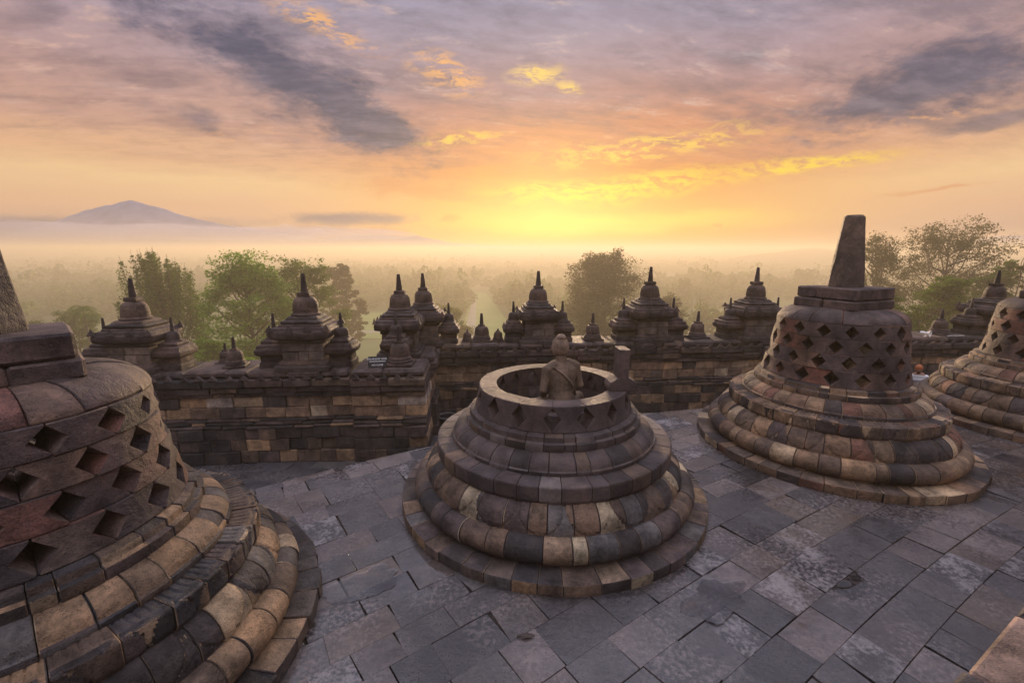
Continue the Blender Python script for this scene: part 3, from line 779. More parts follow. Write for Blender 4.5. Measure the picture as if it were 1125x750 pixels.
st = wl(s_c - 1.45, -.10); balustrade('short projecting wall bay at the corner, under the little sign', st, WA, 1.45, 72, thick=1.0)
q_far = (3.50 - 2.80) * H
st = wl(s_c - .01, 1.0); balustrade('return wall running away from the corner behind the bay', st, WA + PI / 2, q_far - 1.03, 73, thick=1.0)
st = wl(s_c - 1.0, q_far); balustrade('long far balustrade wall with golden tan band behind the open stupa', st, WA, 22.9, 74)

# ------------------------------------------------------------------ shrines and little stupas on the walls
def small_bell(mb, cx, cy, z, r, hgt, rng, seg=20):
    pr = [(r * 1.12, 0), (r * 1.14, hgt * .08), (r * 1.02, hgt * .14), (r * .98, hgt * .2), (r * 1.0, hgt * .28), (r * .96, hgt * .55), (r * .90, hgt * .75), (r * .76, hgt * .90), (r * .5, hgt * .985), (r * .3, hgt)]
    v0 = MB(); lathe(v0, pr, seg); v = v0.v[0]; sd_ = rng.uniform(0, 40)
    for p in v:
        k = 1 + fbm(p[0] * 2 + sd_, p[1] * 2 + sd_, p[2] * 2) * .10; p[0] *= k; p[1] *= k
    mb.add(v + np.array((cx, cy, z)), v0.f)
def sqmould(mb, prof, cx, cy, rng, ratio=1.0, n=9, wob=.030, chip=.045):
    """square-plan moulding swept round a profile [(half width, z)], worn by noise"""
    pr = subdiv(roundoff(prof, .012), .05); sd_ = rng.uniform(0, 60); v = []; m_ = 4 * n
    for r, z in pr:
        for k in range(m_):
            s_, q = divmod(k, n); u_ = q / n * 2 - 1
            x, y = ((u_, -1), (1, u_), (-u_, 1), (-1, -u_))[s_]
            cr_ = max(0, min(abs(x), abs(y)) - .8) / .2
            px, py = x * r * (1 - .03 * cr_), y * r * ratio * (1 - .03 * cr_)
            nz = fbm(px * 2.2 + sd_, py * 2.2 + sd_, z * 2.2)
            rr = math.hypot(px, py) + 1e-6; kk = nz * wob - max(0, nz - .25) * chip * 2
            v.append((cx + px * (1 + kk / rr), cy + py * (1 + kk / rr), z + noise.noise((px * 3 + sd_, py * 3, z)) * .010))
    f = []
    for i in range(len(pr) - 1):
        for k in range(m_):
            k2 = (k + 1) % m_; f.append((i * m_ + k, i * m_ + k2, (i + 1) * m_ + k2, (i + 1) * m_ + k))
    f.append(tuple(range(m_))[::-1]); f.append(tuple((len(pr) - 1) * m_ + k for k in range(m_)))
    mb.add(v, f)
def shrine(p, ang, label, seed, sc=1.0, turrets=(-1, 1), tip=True):
    rng = np.random.default_rng(seed)
    t_ = thing('wall_shrine', label, 'shrine', p, ang); t_.scale = (sc, sc, sc)
    def mould(name, profs, cx=0, parent=t_, ratio=1.0, mat='shrine'):
        mb = MB()
        for pr in profs: sqmould(mb, pr, cx, 0, rng, ratio)
        return mb.build(name, M[mat], parent, smooth=50)
    mould('base', [[(.52, -.02), (.52, .07), (.47, .09)], [(.46, .08), (.46, .115), (.43, .16), (.40, .175)]], ratio=.92)
    mb = MB()
    for z0, z1, n in ((.17, .34, 3), (.34, .505, 2)):
        for ya, yb in ((-.35, 0), (0, .35)): course(mb, -.375, .375, ya, yb, z0, z1, n, rng, bev=.012, jit=.006)
    mb.build('body', M['shrine_face'], t_, smooth=None)
    mould('cornice', [[(.40, .50), (.42, .51), (.42, .565), (.40, .575)], [(.44, .57), (.52, .60), (.535, .66), (.535, .72), (.50, .755), (.49, .80), (.42, .815)]], ratio=.94)
    mb = MB()
    for sy in (-1, 1):
        for x in (-.50, -.17, .17, .50):
            w_ = .075; y_ = sy * .47
            mb.add([(x - w_, y_ - .035, .74), (x + w_, y_ - .035, .74), (x + w_, y_ + .035, .74), (x - w_, y_ + .035, .74), (x, y_, .74 + rng.uniform(.10, .15))], [(3, 2, 1, 0), (0, 1, 4), (1, 2, 4), (2, 3, 4), (3, 0, 4)])
    mb.build('antefix', M['shrine'], t_, smooth=None)['kind'] = 'stuff'
    mould('roof_tier', [[(.40, .80), (.40, .845), (.33, .86)], [(.33, .85), (.365, .875), (.36, .91), (.30, .93)], [(.29, .925), (.29, .955), (.25, .99)]])
    mb = MB(); small_bell(mb, 0, 0, .985, .235, .36, rng); b = mb.build('bell', M['shrine'], t_)
    mb = MB(); stone(mb, -.115, .115, -.115, .115, 1.34, 1.42, rng, bev=.012); mb.build('harmika', M['shrine'], t_, smooth=None)
    if tip:
        mb = MB(); octo(mb, .070, .034, 1.415, 1.775, rows=6, wob=.004, seed=seed, n=8); mb.build('finial', M['shrine'], t_)
    for sx in turrets:
        cx = sx * .63
        tr = mould('side_turret', [[(.23, -.02), (.23, .10), (.21, .12)], [(.205, .11), (.205, .25)], [(.22, .245), (.27, .275), (.28, .36), (.25, .40), (.24, .45), (.18, .47)], [(.17, .46), (.185, .49), (.17, .525), (.13, .545)]], cx, ratio=1.12)
        mb = MB(); small_bell(mb, cx, 0, .54, .135, .20, rng, 16); mb.build('bell', M['shrine'], tr)
        mb = MB(); octo(mb, .042, .022, .735, 1.02, cx=cx, rows=5, wob=.003, seed=seed + 3, n=6); mb.build('finial', M['shrine'], tr)
    return t_
ZT = ZL + 1.885                              # top of the walls
def wall_stupa(p, label, seed, sc=1.0, tip=1.0):
    rng = np.random.default_rng(seed)
    t_ = thing('small_stupa', label, 'stupa', p, WA + rng.uniform(-.2, .2), 'little stupas on the balustrade walls'); t_.scale = (sc, sc, sc)
    mb = MB(); stone(mb, -.26, .26, -.24, .24, -.01, .06, rng, bev=.015); lathe(mb, [(.225, .05), (.24, .07), (.235, .10), (.21, .12), (.20, .13)], 20); mb.build('base', M['shrine'], t_)
    mb = MB(); small_bell(mb, 0, 0, .12, .19, .30, rng); mb.build('bell', M['shrine'], t_)
    mb = MB(); stone(mb, -.085, .085, -.085, .085, .41, .46, rng, bev=.01); mb.build('harmika', M['shrine'], t_, smooth=None)
    if tip: mb = MB(); octo(mb, .055, .030, .455, .455 + .29 * tip, rows=5, wob=.003, seed=seed, n=8); mb.build('finial', M['shrine'], t_)
    return t_
def on_wall(u, q):
    """the point of the wall line (q metres behind the near face of the left wall) seen in column u"""
    r = ray(u, 350); dd = np.array((r.x, r.y)); dd /= np.linalg.norm(dd)
    A_ = np.array((dd, -wd_)).T; k = np.linalg.solve(A_, P0 + wn_ * q); return dd * k[0]
qL, qF = .42, q_far + .42
def V3(p, z=ZT): return (p[0], p[1], z)
def fit_shrine(u, v_tip, q, label, seed, ang=WA, sc=None, **kw):
    p = on_wall(u, q); d = math.hypot(*p) if False else p[1]
    z = at_y(u, v_tip, d).z
    s_ = (z - ZT) / 1.775
    return shrine(V3(p), ang, label, seed, s_ if sc is None else sc, **kw)
fit_shrine(150, 306, qL, 'dark shrine on the left wall, just above the near bell stupa', 101)
fit_shrine(337, 300, qL, 'shrine on the left wall with pale streaked body, left of the sign', 102)
fit_shrine(466, 300, qF, 'shrine at the left end of the far wall, half behind the end-on shrine', 104)
fit_shrine(591, 297.5, qF, 'shrine on the far wall straight behind the buddha', 105)
fit_shrine(712, 293, qF, 'shrine on the far wall in front of the hazy round tree', 106)
fit_shrine(827, 293.5, qF, 'shrine on the far wall beside the tall spired stupa', 107)
fit_shrine(1087, 297, qF, 'shrine at the right, in front of the tall dark trees', 108)
ps = at_y(440, 350, 3.25 * H); z_ = at_y(440, 301, 3.25 * H).z
shrine((ps.x, ps.y, ZT), WA + PI / 2, 'shrine on the return wall, seen end on with its small turret in front', 103, (z_ - ZT) / 1.775)
ws = wall_stupa
for u, q, lab, sd_, sc, tp in ((253, qL, 'small stupa on the left wall between its two shrines', 201, .80, 1), (437.5, .30, 'small stupa on the corner bay beside the black sign', 202, 1.08, 1),
                     (529, qF, 'small stupa on the far wall left of the shrine behind the buddha', 203, .98, 1), (651.5, qF, 'small stupa on the far wall between the buddha and the upright stone', 204, .95, 1),
                     (767, qF, 'small stupa on the far wall left of the shrine by the tall spire', 205, .98, 1), (513, qF, 'stubby worn stupa on the far wall, left of the slim one beside the avenue', 207, .56, .4), (547, qF, 'stubby worn stupa on the far wall, touching the shrine behind the buddha', 208, .60, .3), (243, qL + .3, 'small dark stub of a stupa at the back of the left wall', 209, .62, .8),
                     (1034, qF, 'small stupa on the far wall just right of the white loudspeaker', 206, .95, 1)):
    ws(V3(on_wall(u, q)), lab, sd_, sc, tp)

# ------------------------------------------------------------------ stone figure and loose block on the open stupa
def ball(mb, c, r, seg=20, rings=12, rot=None):
    v = []; f = []
    r = np.array(r if hasattr(r, '__len__') else (r, r, r), float)
    for i in range(rings + 1):
        a = PI * i / rings
        for k in range(seg):
            b = 2 * PI * k / seg; v.append((math.sin(a) * math.cos(b), math.sin(a) * math.sin(b), math.cos(a)))
    v = np.array(v) * r
    if rot is not None: v = v @ np.array(rot.to_3x3()).T
    for i in range(rings):
        for k in range(seg):
            j = (k + 1) % seg; f.append((i * seg + k, (i + 1) * seg + k, (i + 1) * seg + j, i * seg + j))
    mb.add(v + np.array(c), f)
def limb(mb, p, q, r0, r1, n=7):
    p, q = Vector(p), Vector(q)
    for i in range(n + 1):
        s = i / n; ball(mb, p.lerp(q, s), r0 + (r1 - r0) * s, 14, 9)
def remesh(mb, name, mat, vox, smooth=4, parent=None):
    o = mb.build(name, None, smooth=None)
    md = o.modifiers.new('r', 'REMESH'); md.mode = 'VOXEL'; md.voxel_size = vox
    ms = o.modifiers.new('s', 'SMOOTH'); ms.iterations = smooth; ms.factor = .5
    dg = bpy.context.evaluated_depsgraph_get(); me = bpy.data.meshes.new_from_object(o.evaluated_get(dg))
    bpy.data.objects.remove(o); me.name = name; me.materials.clear(); me.materials.append(mat); me.shade_smooth()
    o = bpy.data.objects.new(name, me); C.objects.link(o)
    if parent is not None: o.parent = parent
    return o
# seated figure, facing +y in its own space, base of the legs at z = 0
mb = MB()
for z in np.linspace(.06, .60, 40):
    rx = np.interp(z, [.06, .10, .18, .27, .36, .45, .52, .56, .60], [.20, .20, .178, .166, .186, .216, .228, .20, .12]); ry = np.interp(z, [.06, .18, .27, .45, .52, .60], [.14, .125, .112, .122, .112, .075])
    ball(mb, (0, 0, z), (rx, ry, .035), 32, 10)
limb(mb, (0, -.005, .58), (0, .01, .72), .078, .070)
ball(mb, (0, .02, .79), (.086, .100, .118), 28, 18)                     # head
ball(mb, (0, .05, .74), (.062, .065, .06)); ball(mb, (0, .115, .775), (.016, .02, .03)); ball(mb, (0, .108, .74), (.03, .014, .012))
ball(mb, (0, -.005, .905), (.052, .056, .045))                         # topknot
for s in (-1, 1):
    ball(mb, (s * .093, .012, .765), (.016, .028, .070))               # long ears
    limb(mb, (s * .10, -.005, .585), (s * .205, -.005, .535), .062, .064); limb(mb, (s * .205, -.005, .535), (s * .262, -.015, .30), .060, .048)
    limb(mb, (s * .262, -.015, .30), (s * .15, .18, .135), .050, .038)
    ball(mb, (s * .11, .23, .125), (.055, .045, .025))
    for k in range(4): limb(mb, (s * (.10 - .0), .21 + .018 * k, .13), (s * .02, .22 + .02 * k, .125), .012, .010, 4)
    limb(mb, (s * .12, .02, .09), (s * .36, .18, .08), .105, .082)     # thigh
    limb(mb, (s * .36, .18, .075), (-s * .08, .30, .085), .075, .055)  # shin crossed in front
rg = np.random.default_rng(3)
for i in range(170):                                                    # rows of curls
    zc = 1 - 2 * (i + .5) / 170 * .78; a = i * 2.39996
    sx = math.sqrt(max(0, 1 - zc * zc)); p = (sx * math.cos(a) * .093, .02 + sx * math.sin(a) * .107, .79 + zc * .124)
    if p[1] > .07 and p[2] < .83: continue
    ball(mb, p, .0165, 8, 6)
for i in range(40):
    zc = 1 - (i + .5) / 40; a = i * 2.39996; sx = math.sqrt(1 - zc * zc)
    ball(mb, (sx * math.cos(a) * .054, -.005 + sx * math.sin(a) * .057, .905 + zc * .045), .0115, 8, 6)
dr_ = [(-.15, -.085, .575), (-.06, -.118, .50), (.04, -.125, .40), (.12, -.112, .30), (.165, -.07, .20)]
for a_, b_ in zip(dr_[:-1], dr_[1:]): limb(mb, a_, b_, .011, .011, 10)
bud = remesh(mb, 'buddha_statue', M['statue'], .0075, 1)
bp_ = at_y(618, 400, 1.80 * H)
ztop = at_y(618, 367.5, bp_.y).z
sc_ = 1.06
bud.scale = (sc_, sc_, sc_); bud.location = (bp_.x, bp_.y, ztop - .955 * sc_)
bud.rotation_euler = (R(-3), 0, R(26))
print('BUDDHA top wanted', ztop, 'have', .306 * H + .95 * sc_)
tag(bud, 'weathered tan stone buddha seated inside the open stupa, back to the camera', 'statue')
mb = MB(); lathe(mb, [(.30, .30 * H), (.30, ztop - .955 * sc_ + .02), (.26, ztop - .955 * sc_ + .03)], 24); st_ = mb.build('statue_seat', M['bell_dark'], loc=(bp_.x, bp_.y, 0)); tag(st_, 'round stone seat under the buddha inside the open stupa', 'pedestal')
# the inner plinth it sits on is the bell floor; the loose inverted-T block stands on the rim
mb = MB(); rng = np.random.default_rng(9)
th_ = .20
outl = [(-.165, 0), (.175, 0), (.185, .05), (.155, .105), (.085, .15), (.062, .16), (.062, .50), (-.062, .50), (-.062, .16), (-.085, .15), (-.155, .105), (-.175, .05)]
def prism(mb, outl, y0, y1, bev=.008):
    n = len(outl); c = np.mean(outl, 0)
    ar = sum(outl[i][0] * outl[(i + 1) % n][1] - outl[(i + 1) % n][0] * outl[i][1] for i in range(n))
    pts = [np.array(p) for p in (outl if ar > 0 else outl[::-1])]
    ins = []
    for i in range(n):
        e1 = pts[i] - pts[i - 1]; e2 = pts[(i + 1) % n] - pts[i]; e1 /= np.linalg.norm(e1); e2 /= np.linalg.norm(e2)
        b = np.array((-e1[1], e1[0])) + np.array((-e2[1], e2[0])); ins.append(pts[i] + b * bev * .5 / max(.4, .5 * np.dot(b, b) ** .5))
    v = []
    for pp, y in ((ins, y0), (pts, y0 + bev), (pts, y1 - bev), (ins, y1)): v += [(p[0], y, p[1]) for p in pp]
    f = [tuple(range(n)), tuple(3 * n + i for i in range(n))[::-1]]
    for k in range(3):
        for i in range(n):
            j = (i + 1) % n; f.append((k * n + i, (k + 1) * n + i, (k + 1) * n + j, k * n + j))
    mb.add(v, f)
prism(mb, outl, -.12, .12)
rim_r = .270 * H
blk = mb.build('lattice_block', M['harmika'], smooth=None)
ba = R(-19)
blk.location = (C_[0] * H + rim_r * math.cos(ba), C_[1] * H + rim_r * math.sin(ba), .4735 * H)
blk.rotation_euler = (0, 0, R(4))
tag(blk, 'loose inverted T shaped stone block standing on the rim of the open stupa', 'stone block')

# ------------------------------------------------------------------ small things on walls and floor
# black sign
sp = on_wall(411.5, .02); sg = thing('warning_sign', 'small black sign with white writing standing on the corner bay', 'sign', V3(sp, ZT - .01), WA + R(4))
mb = MB(); v, f = cbox((.36, .02, .22), .004); rx = Matrix.Rotation(R(-14), 3, 'X'); vv = (v @ np.array(rx).T) + np.array((0, .03, .135)); mb.add(vv, f); mb.build('board', M['black'], sg, smooth=None)
mb = MB()
for s in (-1, 1):
    mb = MB(); tube(mb, [(s * .12, .015, 0), (s * .12, .052, .19), (s * .12, .17, 0)], [.008, .008, .008], 6); mb.build('leg', M['black'], sg)
def text_mesh(body, size, parent, loc, rot, mat, name='lettering'):
    cu = bpy.data.curves.new('txt', 'FONT'); cu.body = body; cu.size = size; cu.align_x = 'CENTER'; cu.extrude = .0012
    o = bpy.data.objects.new('txt', cu); C.objects.link(o)
    dg = bpy.context.evaluated_depsgraph_get(); me = bpy.data.meshes.new_from_object(o.evaluated_get(dg)); bpy.data.objects.remove(o)
    me.materials.clear(); me.materials.append(mat); me.name = name
    o = bpy.data.objects.new(name, me); C.objects.link(o); o.parent = parent; o.location = loc; o.rotation_euler = rot; return o
tilt = R(76)
def onb(h_): return (0, .03 - .0125 + (h_) * math.sin(R(14)), .135 + h_ * math.cos(R(14)))
text_mesh('DILARANG NAIK', .050, sg, onb(.045), (tilt, 0, 0), M['letter'])
text_mesh('NO CLIMB', .047, sg, onb(-.075), (tilt, 0, 0), M['letter'])
mb = MB(); v, f = cbox((.32, .003, .010), .0005); mb.add((v @ np.array(Matrix.Rotation(R(-14), 3, 'X')).T) + np.array(onb(.012)), f); mb.build('ruled_line', M['letter'], sg, smooth=None)
# black tub in the corner of the plateau
tp_ = at_y(491, 456, 3.28 * H); tz = tp_.z
tb = thing('tub', 'round black open tub in the corner below the far wall', 'tub', (tp_.x, tp_.y, ZL + .002))
hgt = tz - ZL
mb = MB(); lathe(mb, [(.15, 0), (.205, hgt - .02), (.205, hgt - .02), (.195, hgt - .02), (.145, .02), (.01, .02)], 32); mb.build('bucket', M['black'], tb)
mb = MB(); lathe(mb, [(.192, hgt - .03), (.214, hgt - .03), (.218, hgt - .012), (.212, hgt), (.198, hgt), (.192, hgt - .03)], 40, close=False); mb.build('rim', M['rimgrey'], tb)
# white horn loudspeaker lying on the wall
lp = on_wall(1020, q_far + .12); ls = thing('horn_loudspeaker', 'white horn loudspeaker lying on the far wall beside the tall stupa', 'loudspeaker', V3(lp, ZT + .095), R(-60)); ls.scale = (.68, .68, .68)
def ylathe(prof, seg=28, close=True):
    m_ = MB(); lathe(m_, prof, seg, close); v = m_.v[0]; v = np.c_[v[:, 2], v[:, 0], v[:, 1]]; r_ = MB(); r_.add(v, m_.f); return r_
ylathe([(.035, -.02), (.045, .02), (.07, .08), (.13, .14), (.135, .15), (.125, .148), (.064, .09), (.03, .03), (.005, .03)], close=True).build('horn', M['white'], ls)
ylathe([(.02, -.17), (.055, -.165), (.06, -.10), (.055, -.04), (.035, -.015)]).build('driver', M['white'], ls)
mb = MB(); tube(mb, [(0, -.06, -.13), (0, -.06, .0), (0, .06, .0), (0, .06, -.13)], [.009] * 4, 6); v, f = cbox((.08, .2, .012), .003); mb.add(v + np.array((0, 0, -.132)), f); mb.build('bracket', M['white'], ls)
# pale cable lying on the same wall
cp_ = [at_y(u, v, on_wall(u, q_far + .1)[1]) for u, v in ((1040, 374), (1044, 377), (1049, 376), (1053, 378), (1058, 376))]
cpts = [(p.x, p.y, ZT + .012 + .01 * (i % 2)) for i, p in enumerate(cp_)]
mb = MB(); tube(mb, cpts, [.008] * 5, 6); tag(mb.build('cable', M['white']), 'pale cable lying on the far wall right of the loudspeaker', 'cable')

# drain hole in the wet floor: a pointed black sheet for its shade, with a lifted slab edge
dp = at_z(925, 643, 0)
mb = MB(); a_ = np.linspace(0, 2 * PI, 14, endpoint=False)
hole = [(.075 * math.cos(q) * (1.0 + .25 * math.cos(q)),   .036 * math.sin(q) + .010 * math.sin(2 * q)) for q in a_]
n = len(hole)
v = [(x * 1.18, y * 1.22, .010) for x, y in hole] + [(x, y, .017) for x, y in hole] + [(x * .9, y * .9, .011) for x, y in hole]
f = []
for k in (0, 1):
    for i in range(n):
        j = (i + 1) % n; f.append((k * n + i, k * n + j, (k + 1) * n + j, (k + 1) * n + i))
dr = thing('drain_hole', 'small dark pointed drain hole in the wet floor, lower right', 'drain hole', (dp.x, dp.y, 0), R(20))
mb.add(v, f); mb.build('lip', M['base_dark'], dr)
mb = MB(); mb.add([(x * .95, y * .95, .0145) for x, y in hole], [tuple(range(n))]); mb.build('hole_shade', M['black'], dr, smooth=None)  # flat black sheet above the paving, painted as the shade inside the hole
lf = at_z(578, 700.5, 0)
mb = MB(); nl = 9; v = []
for i in range(nl):
    s = i / (nl - 1); w_ = .022 * math.sin(PI * s) ** .8
    v += [(-.075 + .15 * s, -w_, .012 + .012 * math.sin(3 * s)), (-.075 + .15 * s, 0, .010 + .008 * s), (-.075 + .15 * s, w_, .016 + .015 * math.sin(2 * s + 1))]
f = []
for i in range(nl - 1):
    for k in (0, 1): f.append((3 * i + k, 3 * i + k + 1, 3 * i + 3 + k + 1, 3 * i + 3 + k))
mb.add(v, f); o = mb.build('fallen_leaf', M['leaf_litter'], loc=(lf.x, lf.y, 0)); o.rotation_euler = (0, 0, R(5)); md = o.modifiers.new('t', 'SOLIDIFY'); md.thickness = .002
tag(o, 'dead brown leaf on the wet paving at the bottom of the frame', 'leaf')

# ------------------------------------------------------------------ person on the plateau
pp = at_y(1015, 402, 3.42 * H)
pr_ = thing('person', 'person in white shirt and orange brown cap between the two right stupas', 'person', (pp.x, pp.y, ZL + .005), R(150))
lean = .10
def person():
    b = MB(); hz = pp.z - ZL - .115
    k = hz / 1.50                                     # scaled to the height seen
    J = lambda x, y, z: (x * k, y * k, z * k)
    for s in (-1, 1):
        limb(b, J(s * .095, 0, .86), J(s * .11, .03, .48), .080 * k, .055 * k); limb(b, J(s * .11, .03, .48), J(s * .11, .0, .08), .052 * k, .036 * k)
        ball(b, J(s * .11, .06, .035), (.045 * k, .12 * k, .035 * k))
    sh = (lean, .10)
    for q, rx, ry in ((0, .155, .11), (.25, .14, .105), (.5, .15, .11), (.75, .17, .11), (.95, .16, .09)):
        ball(b, J(sh[0] * q, sh[1] * q, .88 + .50 * q), (rx * k, ry * k, .11 * k))
    limb(b, J(lean, .10, 1.36), J(lean + .02, .13, 1.47), .055 * k, .050 * k)
    hc = (lean + .03, .16, 1.56)
    ball(b, J(*hc), (.075 * k, .092 * k, .112 * k)); ball(b, J(hc[0], hc[1] + .09, hc[2] - .02), (.014 * k, .02 * k, .022 * k)); ball(b, J(hc[0], hc[1] + .078, hc[2] - .055), (.025 * k, .014 * k, .012 * k))
    for s in (-1, 1):
        ball(b, J(hc[0] + s * .075, hc[1], hc[2] - .01), (.012 * k, .022 * k, .03 * k))
        ball(b, J(hc[0] + s * .03, hc[1] + .082, hc[2] + .01), (.012 * k, .008 * k, .008 * k))
        S0 = (lean + s * .17, .10, 1.33); E0 = (lean + s * .24, .06, 1.06); W0 = (lean + s * .21, .22, .86)
        limb(b, J(*S0), J(*E0), .052 * k, .042 * k); limb(b, J(*E0), J(*W0), .040 * k, .028 * k)
        ball(b, J(W0[0], W0[1] + .03, W0[2] - .05), (.022 * k, .035 * k, .05 * k))
        for i in range(4): limb(b, J(W0[0], W0[1] + .01 + .018 * i, W0[2] - .085), J(W0[0] - s * .01, W0[1] + .03 + .018 * i, W0[2] - .155 - .008 * (i in (1, 2))), .010 * k, .008 * k, 5)
        limb(b, J(W0[0], W0[1] + .055, W0[2] - .04), J(W0[0] - s * .02, W0[1] + .095, W0[2] - .095), .011 * k, .009 * k, 5)
    remesh(b, 'body', M['skin'], .012, 3, pr_)
    c = MB()
    for q, rx, ry in ((-.12, .178, .135), (0, .17, .128), (.25, .158, .122), (.5, .165, .126), (.75, .182, .126), (.93, .165, .10)):
        ball(c, J(sh[0] * max(q, 0), sh[1] * q, .88 + .50 * q), (rx * k, ry * k, .10 * k))
    for s in (-1, 1):
        S0 = (lean + s * .165, .10, 1.335); E0 = (lean + s * .235, .065, 1.10); limb(c, J(*S0), J(*E0), .070 * k, .064 * k)
    remesh(c, 'shirt', M['shirt'], .014, 4, pr_)
    c = MB()
    for s in (-1, 1): limb(c, J(s * .092, 0, .86), J(s * .11, .03, .48), .098 * k, .075 * k); limb(c, J(s * .11, .03, .48), J(s * .11, .0, .11), .073 * k, .062 * k)
    ball(c, J(0, 0, .86), (.17 * k, .125 * k, .10 * k)); remesh(c, 'trousers', M['trouser'], .016, 4, pr_)
    c = MB(); ball(c, J(hc[0], hc[1] - .008, hc[2] + .028), (.090 * k, .106 * k, .105 * k)); o = remesh(c, 'cap', M['cap'], .012, 3, pr_)
    for s in (-1, 1):
        c = MB(); ball(c, J(s * .11, .06, .018), (.052 * k, .13 * k, .02 * k)); remesh(c, 'sandal', M['shoe'], .010, 2, pr_)
person()

# ------------------------------------------------------------------ ground, hills and mountains
GZ = -38.0
def ground_h(x, y):
    r = np.hypot(x, y)
    return GZ + 19 * np.clip(1 - (r - 30) / 95, 0, 1) ** 1.3 + 1.2 * np.sin(x * .011) * np.cos(y * .009)
m, t, b = new_mat('valley ground')
co = t.node('ShaderNodeNewGeometry').outputs['Position']
n1 = t.noise(co, .02, 5, .6); n2 = t.noise(co, .3, 5, .6)
col = t.mix(t.ss(n1, .4, .62), (.06, .10, .02, 1), (.12, .17, .04, 1)); col = t.mix(t.m('MULTIPLY', n2, .5), col, (.10, .11, .045, 1))
t.put(b.inputs['Base Color'], col); b.inputs['Roughness'].default_value = .95
M['ground'] = m
radii = [0, 20, 45, 70, 100, 130, 170, 220, 300, 420, 600, 900, 1300, 1900, 2500]; sg_ = 96; v = [(0, 0, float(ground_h(0, 0)))]; f = []
for r in radii[1:]:
    for k in range(sg_):
        x, y = r * math.cos(2 * PI * k / sg_), r * math.sin(2 * PI * k / sg_); v.append((x, y, float(ground_h(x, y))))
for k in range(sg_): f.append((0, 1 + k, 1 + (k + 1) % sg_))
for i in range(len(radii) - 2):
    for k in range(sg_):
        j = (k + 1) % sg_; a = 1 + i * sg_; f.append((a + k, a + sg_ + k, a + sg_ + j, a + j))
mb = MB(); mb.add(v, f); tag(mb.build('ground', M['ground'], smooth=60), kind='structure')
# the straight avenue of lawn with pale paths, running away between the trees
AV = [at_z(*q, GZ + .3) for q in ((498, 388), (566, 388), (531, 322), (519, 322))]
def strip(name, pts, mat, dz):
    mb = MB(); nn = 24; v = []
    for i in range(nn + 1):
        s = i / nn
        a = Vector(pts[0]).lerp(Vector(pts[3]), s); b_ = Vector(pts[1]).lerp(Vector(pts[2]), s)
        for p in (a, b_): v.append((p.x, p.y, float(ground_h(p.x, p.y)) + dz))
    mb.add(v, [(2 * i, 2 * i + 1, 2 * i + 3, 2 * i + 2) for i in range(nn)]); tag(mb.build(name, mat, smooth=60), kind='structure')
M['lawn'] = plain('lawn', (.16, .22, .05), .95, nscale=.2, amt=.2)
M['path'] = plain('pale path', (.24, .22, .17), .9, nscale=.3, amt=.15)
def quad(q): return [at_z(u, v, GZ + .3) for u, v in q]
strip('lawn_avenue', quad(((498, 388), (585, 388), (534, 322), (520, 322))), M['lawn'], .25)
strip('path_avenue', quad(((505, 385), (522, 385), (523.5, 325), (520.5, 325))), M['path'], .32)
strip('meadow', quad(((360, 372), (470, 372), (450, 345), (385, 345))), M['lawn'], .25)
strip('path', quad(((330, 369), (470, 364), (470, 362), (330, 366))), M['path'], .32)
strip('meadow_right', quad(((730, 362), (860, 362), (840, 346), (745, 346))), M['lawn'], .25)

def ridge(name, pts, Yd, depth, mat, base_z, rough=.03, seed=0, kind='structure'):
    """a mountain: crest heights traced from the skyline at distance Yd, given real depth to front and back"""
    xs = []; zs = []
    for u, v in pts: p = at_y(u, v, Yd); xs.append(p.x); zs.append(p.z)
    nx = 160; gx = np.linspace(xs[0], xs[-1], nx); cz = np.interp(gx, xs, zs)
    ny = 40; v = []; f = []
    for j in range(ny):
        q = j / (ny - 1) * 2 - 1
        for i in range(nx):
            env = (1 - abs(q)) ** 1.15
            nz = noise.fractal((gx[i] / depth * 6 + seed, q * 5, seed), 1., 2., 5) * rough * (cz[i] - base_z) * (.25 + abs(q)) * 4 * (1 - abs(q) ** 4)
            v.append((gx[i] * (1 + q * depth / Yd * .5), Yd + q * depth, base_z + max(0, (cz[i] - base_z)) * env + nz * .5))
    for j in range(ny - 1):
        for i in range(nx - 1): f.append((j * nx + i, j * nx + i + 1, (j + 1) * nx + i + 1, (j + 1) * nx + i))
    mb = MB(); mb.add(v, f); o = mb.build(name, mat, smooth=80); tag(o, kind=kind); return o
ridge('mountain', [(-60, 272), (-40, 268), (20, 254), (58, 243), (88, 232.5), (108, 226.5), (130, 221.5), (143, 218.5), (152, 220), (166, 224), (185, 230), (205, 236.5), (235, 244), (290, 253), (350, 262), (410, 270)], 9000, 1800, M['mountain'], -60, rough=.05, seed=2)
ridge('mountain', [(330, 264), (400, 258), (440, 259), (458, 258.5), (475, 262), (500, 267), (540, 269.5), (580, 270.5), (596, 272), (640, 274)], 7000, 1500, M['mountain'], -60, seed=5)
ridge('mountain', [(1040, 272), (1070, 264), (1095, 259), (1120, 258), (1160, 256), (1230, 262), (1300, 270)], 6500, 1600, M['mountain'], -60, seed=8)
